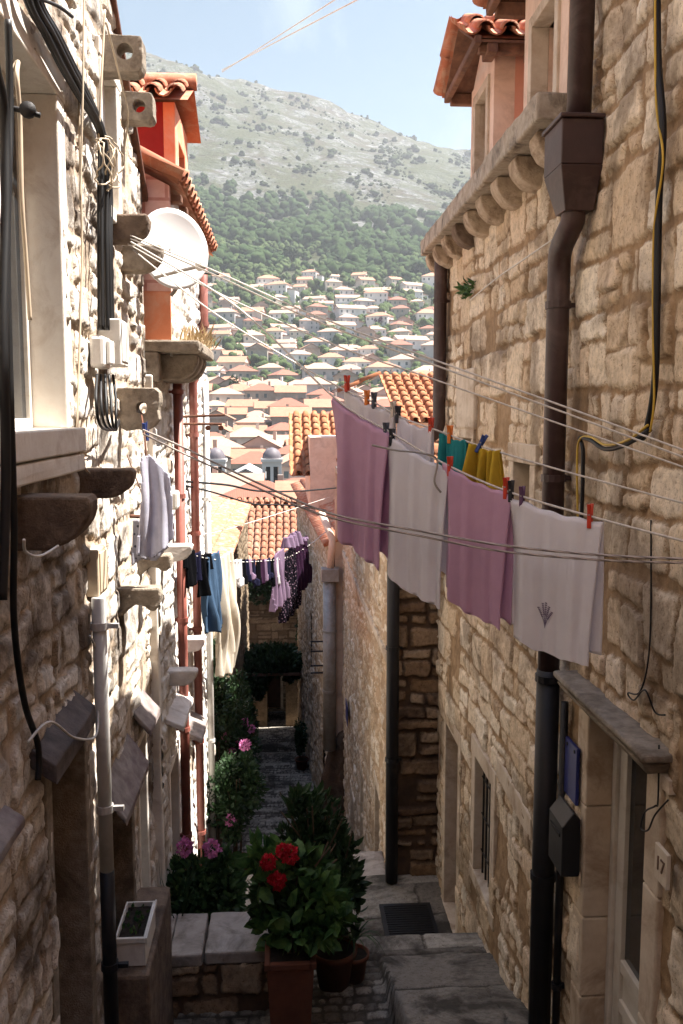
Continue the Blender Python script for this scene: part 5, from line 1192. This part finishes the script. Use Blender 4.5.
shrub('dark shrub against the left wall near the foot of the alley', (-1.2, 25.5, -9.3), (.35, 2.0, 1.2), 3600, .12, 86, 'leaf3', (), clumps=22, name='shrub')
shrub('small leafy plant at the foot of the weathered right wall', (.42, 25, -9.4), (.22, .5, .5), 900, .09, 87, 'leaf3', (), pot=.2, name='potted_shrub')
# drain cover, threshold stones, loose stones
dc = thing('drain_cover', (1.18, 8.1, -4.97), 'dark rectangular drain cover set into the paved landing on the right', 'drain cover')
MB().box(.92, 1.44, 7.78, 8.42, -4.97, -4.94).build('frame', M['iron'], dc, bevel=.004)
g = MB()
for i in range(14): g.box(.96, 1.40, 7.84+i*.039, 7.86+i*.039, -4.934, -4.928)
g.build('grating', M['iron'], dc)
for (x0, x1, y0, y1, z, lb) in ((.72, 1.1, 9.1, 9.75, -5.05, 'pale irregular stone block at the corner foot of the pale rubble house'), (.85, 1.1, 10.0, 10.7, -5.55, 'worn threshold stone at the first doorway of the pale rubble house'), (.84, 1.1, 13.9, 14.9, -7.5, 'worn threshold stone by the farther doorway of the pale rubble house')):
    tag(roughen(MB().box(x0, x1, y0, y1, z-.6, z).build('doorstep', M['coping'], None, bevel=.03), .03, 5, 3), lb, 'doorstep')
# ================================================================== TERRAIN AND TOWN
TY = [(30,-13.5),(36,-14),(66,-16.2),(80,-16.5),(115,-16),(135,-15.4),(160,-13.6),(190,-10),(220,-6),(250,0),(300,8),(340,18),(400,38),(460,60),(520,84),(560,100),(620,126),(700,160),(760,190),(860,243),(960,300),(1040,345),(1100,374),(1150,378),(1300,340),(1800,250)]
def terr(x, y):
    z = float(np.interp(y, [a for a, b in TY], [b for a, b in TY]))
    k = max(0, min(1, (y-300)/800)); z += (5-.25*x)*k if True else 0
    if y > 560:
        q = (y-560)/540; z += min(1, q)*(20*mnoise.noise(Vector((x/160, y/160, .3)))+10*mnoise.noise(Vector((x/50, y/50, 2.3)))+3*mnoise.noise(Vector((x/17, y/17, 4))))
    elif y > 240: z += 2.0*mnoise.noise(Vector((x/40, y/40, 1)))*min(1, (y-240)/60)
    return z
V = []; ys = list(np.concatenate([np.arange(36.2, 240, 8), np.arange(240, 560, 9), np.arange(560, 1250, 7), np.arange(1250, 1900, 40)])); xs = list(np.concatenate([np.arange(-1500, -420, 60), np.arange(-420, 480, 7), np.arange(480, 1561, 60)]))
V = [(x, y, terr(x, y)) for x in xs for y in ys]; ny = len(ys)
def hill_mat():
    m, nt, b = nm('limestone_hillside')
    big = noise(nt, .012, 8, .62); mid = noise(nt, .05, 8, .7, dist=.5); fine = noise(nt, .3, 6, .75); 
    grass = ramp(nt, fine, [(.3, (.072,.062,.043)), (.7, (.125,.108,.083))]).outputs[0]
    rk = ramp(nt, noise(nt, .11, 9, .75, dist=1.2), [(.40, (.07,.07,.068)), (.6, (.31,.31,.305))]).outputs[0]
    rock = mix(nt, ramp(nt, noise(nt, .02, 8, .68, dist=1.5), [(.46, (0,0,0)), (.54, (1,1,1))]).outputs[0], grass, rk)
    scrub = ramp(nt, fine, [(.35, (.05,.065,.028)), (.65, (.10,.11,.055))]).outputs[0]
    k = mathn(nt, 'ADD', mathn(nt, 'MULTIPLY', big, .7), mathn(nt, 'ADD', mathn(nt, 'MULTIPLY', mid, .45), mathn(nt, 'MULTIPLY', fine, .6)))
    f = ramp(nt, k, [(.76, (0,0,0)), (.92, (1,1,1))]).outputs[0]
    nt.links.new(mix(nt, mathn(nt, 'MULTIPLY', f, .8), rock, scrub), b.inputs['Base Color']); b.inputs['Roughness'].default_value = 1
    b.inputs['Specular IOR Level'].default_value = .05
    bump(nt, b, mathn(nt, 'ADD', mid, mathn(nt, 'MULTIPLY', fine, .4)), 1.0, 14); return m
struct(MB().add(V, [(i*ny+j, (i+1)*ny+j, (i+1)*ny+j+1, i*ny+j+1) for i in range(len(xs)-1) for j in range(ny-1)]).build('hillside', hill_mat(), None, smooth=True))
struct(MB().add([(-3000,-400,-18),(3000,-400,-18),(3000,2500,-18),(-3000,2500,-18)], [(0,1,2,3)]).build('ground', pm('town_ground', (.34,.32,.28), (.26,.25,.21), .2, .95, bmp=0)))
# -------- houses of the town: prototypes then copies
M['hw'] = pm('town_white', (.62,.59,.56), (.52,.49,.45), .4, .9, bmp=0); M['hc'] = pm('town_cream', (.56,.49,.41), (.47,.40,.33), .4, .9, bmp=0)
M['hs'] = pm('town_stone', (.34,.30,.25), (.26,.22,.18), .8, .95, bmp=0); M['hp'] = pm('town_pink', (.46,.34,.28), (.38,.28,.23), .4, .9, bmp=0)
M['hg'] = pm('town_grey', (.38,.36,.35), (.3,.29,.28), .4, .9, bmp=0)
def troof(n, a, b):
    m, nt, bs = nm(n); w = N(nt, 'ShaderNodeTexWave', Scale=1.3, Distortion=.6); tc = nt.nodes.new('ShaderNodeTexCoord'); nt.links.new(tc.outputs['Object'], w.inputs['Vector'])
    c = ramp(nt, noise(nt, .9, 8, .75), [(.3, b), (.7, a)]).outputs[0]
    nt.links.new(mix(nt, .35, c, mix(nt, 1, c, w.outputs[0], 'MULTIPLY')), bs.inputs['Base Color']); bs.inputs['Roughness'].default_value = .9; return m
M['r1'] = troof('town_roof_orange', (.38,.19,.115), (.30,.135,.08)); M['r2'] = troof('town_roof_faded', (.42,.27,.195), (.33,.20,.14)); M['r3'] = troof('town_roof_red', (.28,.10,.06), (.2,.075,.045))
M['shut'] = pm('town_shutter', (.10,.12,.12), (.06,.08,.08), 1, .6, bmp=0)
winm = {}
def house_proto(w, d, h, roof, wm, rm, floors, cols, gable_dir='x'):
    r = bpy.data.objects.new('town_house', None); COL.objects.link(r)
    b = MB(); b.box(-w/2, w/2, -d/2, d/2, -6, h)
    rise = min(w, d)*.27; e = .45
    rb = MB()
    if roof == 'hip':
        rl = max(0, (w-d)/2)
        A = [(-w/2-e,-d/2-e,h+.002),(w/2+e,-d/2-e,h+.002),(w/2+e,d/2+e,h+.002),(-w/2-e,d/2+e,h+.002),(-rl,0,h+rise),(rl,0,h+rise)]
        rb.add(A, [(0,1,5,4),(1,2,5),(2,3,4,5),(3,0,4),(3,2,1,0)])
    elif roof == 'gable_x':
        for s in (0,): rb.add([(-w/2-e,-d/2-e,h-.1),(w/2+e,-d/2-e,h-.1),(w/2+e,0,h+rise),(-w/2-e,0,h+rise),(w/2+e,d/2+e,h-.1),(-w/2-e,d/2+e,h-.1)], [(0,1,2,3),(3,2,4,5),(5,4,1,0)])
        b.prism([(-w/2+.01,-d/2,h),(-w/2+.01,d/2,h),(-w/2+.01,0,h+rise*.94)], (w-.02,0,0))
    else:
        rb.add([(-w/2-e,-d/2-e,h-.1),(-w/2-e,d/2+e,h-.1),(0,d/2+e,h+rise),(0,-d/2-e,h+rise),(w/2+e,d/2+e,h-.1),(w/2+e,-d/2-e,h-.1)], [(0,3,2,1),(3,5,4,2),(1,4,5,0)])
        b.prism([(-w/2,-d/2+.01,h),(w/2,-d/2+.01,h),(0,-d/2+.01,h+rise*.94)], (0,d-.02,0))
    b.box(w/2, w/2+w*.35, -d*.3, d*.35, -6, h*.62).box(-w*.4, -w*.05, -d/2-1.4, -d/2, -6, h-3.2)
    rb.add([(w/2,-d*.34,h*.62),(w/2+w*.38,-d*.34,h*.62),(w/2+w*.38,d*.38,h*.62),(w/2,d*.38,h*.62+1.2),(w/2,-d*.34,h*.62+1.2)], [(0,1,4),(1,2,3,4)])
    b.build('wall', wm, r); ro = rb.build('roof', rm, r)
    MB().box(w*.2, w*.2+.7, .6, 1.3, h, h+rise+.7).build('chimney', wm, ro)
    wmesh = None
    for f in range(floors):
        zc = h-1.7-f*2.9
        for c in range(cols):
            xx = -w/2+w*(c+.5)/cols; tall = 1
            if (c*7+f*3+int(w)) % 4 == 0: continue
            if wmesh is None:
                o = MB().box(-.45, .45, -.06, .06, -.65, .65).build('window', M['shut'], r); wmesh = o.data
            else:
                o = bpy.data.objects.new('window', wmesh); COL.objects.link(o); o.parent = r
            o.location = (xx, -d/2, zc)
        o = bpy.data.objects.new('window', wmesh); COL.objects.link(o); o.parent = r; o.rotation_euler = (0,0,math.pi/2); o.location = (w/2, 0, zc)
    return r
PR = [(house_proto(12,9,6.2,'hip',M['hw'],M['r2'],2,4),'white','hipped'), (house_proto(10,9,6,'gable_x',M['hc'],M['r1'],2,3),'cream','gabled'), (house_proto(14,10,8.5,'hip',M['hw'],M['r1'],3,5),'tall white','hipped'),
      (house_proto(9,10,6,'gable_y',M['hp'],M['r2'],2,3),'pinkish','gabled'), (house_proto(15,8,5.6,'gable_x',M['hw'],M['r2'],2,5),'long white','gabled'), (house_proto(11,9,7,'hip',M['hs'],M['r3'],2,4),'stone','hipped'),
      (house_proto(10,8,6,'hip',M['hc'],M['r2'],2,3),'cream','hipped'), (house_proto(9,10,7,'gable_y',M['hs'],M['r1'],2,2),'stone','gabled'), (house_proto(13,9,7.5,'hip',M['hg'],M['r2'],2,4),'grey','hipped')]
used = set(); rn = random.Random(42)
def place(pi, x, y, z, rot, s, label, group):
    o = PR[pi][0] if pi not in used else copy_tree(PR[pi][0]); used.add(pi)
    o.location = (x, y, z); o.rotation_euler = (0,0,rot); o.scale = (s, s, s); tag(o, label, 'house', group)
def vis(x, y, lo, hi): u = 285+880*x/y; return lo-6 < u < hi+4
onum = od+['seventeenth', 'eighteenth', 'nineteenth', 'twentieth']
spots = []
rows = [250+14.2*i for i in range(18)]
for ri, y0 in enumerate(rows):
    xx = -.16*y0+rn.uniform(0, 8); j = 0
    while xx < .24*y0:
        big = rn.random(); pi = rn.choice([0,0,1,2,3,4,4,5,6,6,7,8]) if ri < 14 else rn.choice([0,2,4,4,6,1])
        y = y0+rn.uniform(-6, 6); z = terr(xx, y); gap = rn.uniform(10.5, 16) if ri < 13 else rn.uniform(12, 26)
        if ri >= 16 and rn.random() < .35: xx += gap; continue
        if vis(xx, y, 207, 437):
            j += 1; lb = f'{PR[pi][1]} {PR[pi][2]} house, {onum[j-1]} from the left in {onum[ri]} hillside row above old town'
        else: lb = 'hillside house hidden from the photo behind the alley houses'
        place(pi, xx, y, z-.3, rn.uniform(-.5, .5), rn.uniform(.6, .95), lb, 'houses on the hillside'); spots.append((xx, y)); xx += gap
for ri, y0 in enumerate([62, 72, 82, 93, 133, 144, 155, 167, 180, 194, 208, 222, 237]):
    hi = .05*y0 if y0 < 150 else .21*y0; xx = -.17*y0+rn.uniform(0, 4); j = 0
    while xx < hi:
        pi = rn.choice([1,3,5,6,7,7,5]); s = rn.uniform(.62, .86); y = y0+rn.uniform(-3, 3)
        if vis(xx, y, 205, 300 if y0 < 190 else 430): j += 1; lb = f'{PR[pi][1]} {PR[pi][2]} old town house, {onum[j-1]} from left in {onum[ri]} row beyond the alley'
        else: lb = 'old town house hidden from the photo behind the alley houses'
        hz = terr(xx, y)+(3.6 if y0 > 130 else 3.4)
        place(pi, xx, y, hz, rn.choice([0, .15, -.2, .3, 1.57, -.35]), s, lb, 'tightly packed roofs of the old town'); xx += rn.uniform(8.5, 11.5)*s
# second faded roof just beyond the alley
e3 = thing('stone_house', (0, 50, -14), 'low house with a broad faded tile roof just behind the house closing the alley', 'house')
MB().box(-4.0, 1.2, 46, 54, -14, -6.6).build('wall', M['hs'], e3)
a = R(24); rf = MB(); tile_field(rf, (-4.3, 50, -4.75), (1, 0, 0), (0, -math.cos(a), -math.sin(a)), 5.8, 4.7, .3, .55, channels=False, r=.12); tile_field(rf, (-4.3, 50, -4.75), (1, 0, 0), (0, math.cos(a), -math.sin(a)), 5.8, 4.7, .5, .8, channels=False); rf.build('roof', M['tile_pale'], e3, smooth=True)
# church with two small domed bell towers
ch = thing('church', (-4, 118, -16), 'grey stone church with two small lead-domed bell towers below the old town roofs', 'church')
MB().box(-9.5, -1.0, 116, 128, -16, -9.3).prism([(-9.5,116,-9.3),(-1.0,116,-9.3),(-5.2,116,-7.2)], (0,12,0)).build('nave', M['hg'], ch)
rb = MB(); rb.add([(-9.9,115.6,-9.4),(-5.2,115.6,-7.0),(-.6,115.6,-9.4),(-9.9,128.4,-9.4),(-5.2,128.4,-7.0),(-.6,128.4,-9.4)], [(0,1,4,3),(1,2,5,4)]); rb.build('roof', M['hg'], ch, solid=.2)
M['lead'] = pm('lead_dome', (.14,.12,.13), (.09,.08,.09), 1.5, .6, bmp=0)
for u in (216, 272):
    c = at(u, 470, y=115); t = MB(); w = 1.25; zt = -5.6
    t.box(c.x-w, c.x+w, c.y-w, c.y+w, -16, -9.9).box(c.x-w*1.08, c.x+w*1.08, c.y-w*1.08, c.y+w*1.08, -9.9, -9.6)
    for sx in (-1, 0, 1):
        for sy in (-1, 0, 1):
            if sx or sy: t.box(c.x+sx*w*.84-.2, c.x+sx*w*.84+.2, c.y+sy*w*.84-.2, c.y+sy*w*.84+.2, -9.6, -6.6)
    t.box(c.x-w, c.x+w, c.y-w, c.y+w, -6.6, -6.0).box(c.x-w*1.12, c.x+w*1.12, c.y-w*1.12, c.y+w*1.12, -6.0, zt)
    tw_ = t.build('bell_tower', M['hw'], ch)
    MB().box(c.x-w*.6, c.x+w*.6, c.y-w*.6, c.y+w*.6, -9.6, -6.6).build('belfry_opening', M['dark'], tw_)
    MB().lathe([(w*1.0*math.cos(q), w*1.15*math.sin(q)) for q in [math.pi/2*i/8 for i in range(9)]], (c.x, c.y, zt), 20).build('dome', M['lead'], tw_, smooth=True)
# -------- trees
def ico(sub=2):
    import bmesh
    bm = bmesh.new(); bmesh.ops.create_icosphere(bm, subdivisions=sub, radius=1); v = np.array([p.co[:] for p in bm.verts]); f = [[q.index for q in p.verts] for p in bm.faces]; bm.free(); return v, np.array(f)
IV, IF = ico(2)
def blobs(name, specs, mat, seed, label, cat, kind='stuff'):
    rs = np.random.RandomState(seed); VV = []; FF = []; o = 0
    for (x, y, z, r, h) in specs:
        for k in range(3):
            n = 1+rs.uniform(-.28, .28, len(IV)); c = np.array([x+rs.uniform(-.45,.45)*r, y+rs.uniform(-.45,.45)*r, z+h*(.38+.3*k*.7)])
            s = np.array([r*(1-.2*k), r*(1-.2*k), h*(.42-.06*k)])*rs.uniform(.75, 1.1)
            VV.append(c+IV*n[:, None]*s); FF.append(IF+o); o += len(IV)
    V = np.concatenate(VV); Fc = np.concatenate(FF); me = bpy.data.meshes.new(name)
    me.vertices.add(len(V)); me.vertices.foreach_set('co', V.astype(np.float32).ravel()); me.loops.add(len(Fc)*3); me.loops.foreach_set('vertex_index', Fc.astype(np.int32).ravel())
    me.polygons.add(len(Fc)); me.polygons.foreach_set('loop_start', (np.arange(len(Fc))*3).astype(np.int32)); me.polygons.foreach_set('loop_total', np.full(len(Fc), 3, np.int32)); me.update(calc_edges=True)
    me.materials.append(mat); ob = bpy.data.objects.new(name, me); COL.objects.link(ob); return tag(ob, label, cat, None, kind)
def far_leaf(n, a, b, s=.25):
    m, nt, bs = nm(n); nt.links.new(ramp(nt, noise(nt, s, 6, .8), [(.35, b), (.65, a)]).outputs[0], bs.inputs['Base Color']); bs.inputs['Roughness'].default_value = 1; bs.inputs['Specular IOR Level'].default_value = .05
    bump(nt, bs, noise(nt, 1.2, 5, .8), 1, .8); return m
M['pine'] = far_leaf('pine_wood', (.045,.07,.026), (.018,.036,.012)); M['scrub'] = far_leaf('scrub', (.05,.065,.028), (.025,.036,.015)); M['treeg'] = far_leaf('garden_tree', (.085,.115,.045), (.04,.06,.024), 1.0)
sp = []; rn = random.Random(77)
while len(sp) < 2300:
    y = rn.uniform(495, 850); x = rn.uniform(-.22, .27)*y; q = (y-495)/355+.1*mnoise.noise(Vector((x/70, 5, y/90)))
    dens = (1 if q < .5 else max(.03, 1-(q-.5)/.2)**1.7)*(.55+1.3*mnoise.noise(Vector((x/38, y/38, 7))))
    if mnoise.noise(Vector((x/28, y/40, 17))) < -.15: dens *= .12
    if rn.random() < dens: r = rn.uniform(2.0, 5.4); sp.append((x, y, terr(x, y)-.5, r, r*rn.uniform(1.4, 2.2)))
blobs('pine_wood', sp, M['pine'], 1, 'dark pine wood covering the slope above the hillside houses', 'wood')
sp = []
while len(sp) < 2400:
    y = rn.uniform(700, 1120); x = rn.uniform(-.26, .26)*y
    if rn.random() < .12+1.3*mnoise.noise(Vector((x/45, y/45, 3)))+.4*mnoise.noise(Vector((x/12, y/12, 3))): r = .5+1.3*rn.random()**2+(rn.random() < .12)*rn.uniform(1, 3); sp.append((x, y, terr(x, y)-.5, r, r*1.5))
blobs('hillside_scrub', sp, M['scrub'], 2, 'scattered scrub bushes dotting the pale rocky mountainside', 'scrub')
sp = []
while len(sp) < 1500:
    y = rn.uniform(250, 560); x = rn.uniform(-.18, .25)*y
    if min((x-a)**2+(y-b)**2 for a, b in spots) > 22 and rn.random() < .4+.6*(y-250)/300: r = rn.uniform(1.2, 3.2); sp.append((x, y, terr(x, y)-.4, r, r*2.1))
blobs('garden_greenery', sp, M['treeg'], 3, 'garden shrubs and greenery growing between the hillside houses', 'greenery')
# single garden trees
def tree(u, y, h, r, label, mat='treeg', kind='round', seed=0):
    x = (u-285)/880*y; z = terr(x, y); t = thing('garden_tree', (x, y, z), label, 'tree', None)
    MB().tube([(x, y, z-.5), (x+.1, y, z+h*.6)], [r*.09, r*.05], 7).build('trunk', M['bark'], t)
    f = MB(); bush(f, (x, y, z+h*.62), (r, r, h*.4), 1500, r*.22, .8, seed, clumps=14); f.build('crown', M[mat], t)
tree(381, 452, 7, 5.5, 'rounded green tree standing between white houses right of the middle of the hillside', seed=1)
tree(235, 262, 9, 2.4, 'slim dark cypress-like tree by the grey wall at left of the old town', 'pine', seed=2)
tree(258, 215, 7, 4.0, 'bushy green tree rising among the old town roofs left of centre', seed=3)
tree(398, 270, 7, 4.5, 'green tree beside the orange roof at the right edge of the town view', seed=4)
tree(290, 520, 11, 5.0, 'dark tree just right of the tall white house below the pine wood', 'pine', seed=5)
tree(415, 510, 10, 6.0, 'broad dark tree high on the hillside at the right below the wood', 'pine', seed=6)
f = thing('garden_tree', ((379-285)/880*400, 400, terr(42, 400)), 'small purple-leaved tree among the white hillside houses', 'tree')
c = f.location; MB().tube([(c.x, c.y, c.z-1), (c.x, c.y, c.z+3)], .2, 6).build('trunk', M['bark'], f)
M['purple_leaf'] = leaf_mat('purple_leaf', (.14,.03,.09), (.08,.02,.05), .1); b_ = MB(); bush(b_, (c.x, c.y, c.z+5), (2.6, 2.6, 2.6), 900, .7, .8, 9); b_.build('crown', M['purple_leaf'], f)

# ================================================================== LIGHT AND SKY
SUN_EL, SUN_AZ = R(64), R(97)      # azimuth measured from -Y (behind the camera) towards +X
sd_ = Vector((math.cos(SUN_EL)*math.sin(SUN_AZ), -math.cos(SUN_EL)*math.cos(SUN_AZ), math.sin(SUN_EL)))
sl = bpy.data.lights.new('sun', 'SUN'); sl.energy = 5.0; sl.angle = R(.53); sl.color = (1, .94, .86)
so = bpy.data.objects.new('sun', sl); COL.objects.link(so); so.rotation_euler = sd_.to_track_quat('Z', 'Y').to_euler(); so.location = (30, 0, 40)
wd_ = bpy.data.worlds.new('World'); sc.world = wd_; wd_.use_nodes = True; nt = wd_.node_tree; bg = nt.nodes['Background']
sk = nt.nodes.new('ShaderNodeTexSky'); sk.sky_type = 'NISHITA'; sk.sun_disc = False; sk.sun_elevation = SUN_EL; sk.sun_rotation = math.atan2(sd_.x, sd_.y)
sk.dust_density = .7; sk.air_density = 1.0; sk.ozone_density = 1.0
tc = nt.nodes.new('ShaderNodeTexCoord'); n1 = noise(nt, 7, 7, .62, tc.outputs['Generated'], dist=.4)
cl = ramp(nt, n1, [(.56, (0,0,0)), (.70, (1,1,1))]).outputs[0]
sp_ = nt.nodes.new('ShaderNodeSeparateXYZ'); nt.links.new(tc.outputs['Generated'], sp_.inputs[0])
low = ramp(nt, sp_.outputs[2], [(0, (.50,.60,.60)), (.46, (.57,.68,.61)), (.75, (1.9,1.9,1.9))]).outputs[0]  # sky colour dimmed near the horizon, boosted overhead for extra fill light
skc = mix(nt, mathn(nt, 'MULTIPLY', cl, .45), sk.outputs[0], (5.2, 5.3, 5.4))
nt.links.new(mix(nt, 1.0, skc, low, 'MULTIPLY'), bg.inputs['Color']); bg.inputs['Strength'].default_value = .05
HAZE = .00024
if HAZE:
    hb = MB().box(-1600, 1600, -30, 1900, -19, 470).build('haze', None)
    hm = bpy.data.materials.new('haze_air'); hm.use_nodes = True; t = hm.node_tree; t.nodes.remove(t.nodes['Principled BSDF'])
    pv = t.nodes.new('ShaderNodeVolumePrincipled'); pv.inputs['Color'].default_value = (.92, .95, 1, 1); pv.inputs['Density'].default_value = HAZE; pv.inputs['Anisotropy'].default_value = .3
    t.links.new(pv.outputs[0], t.nodes['Material Output'].inputs['Volume']); hb.data.materials.clear(); hb.data.materials.append(hm); tag(hb, None, None, None, 'stuff')
vs_ = sc.view_settings; vs_.view_transform = 'Standard'; vs_.look = 'None'; vs_.exposure = 2.15; vs_.gamma = 1; vs_.use_curve_mapping = False
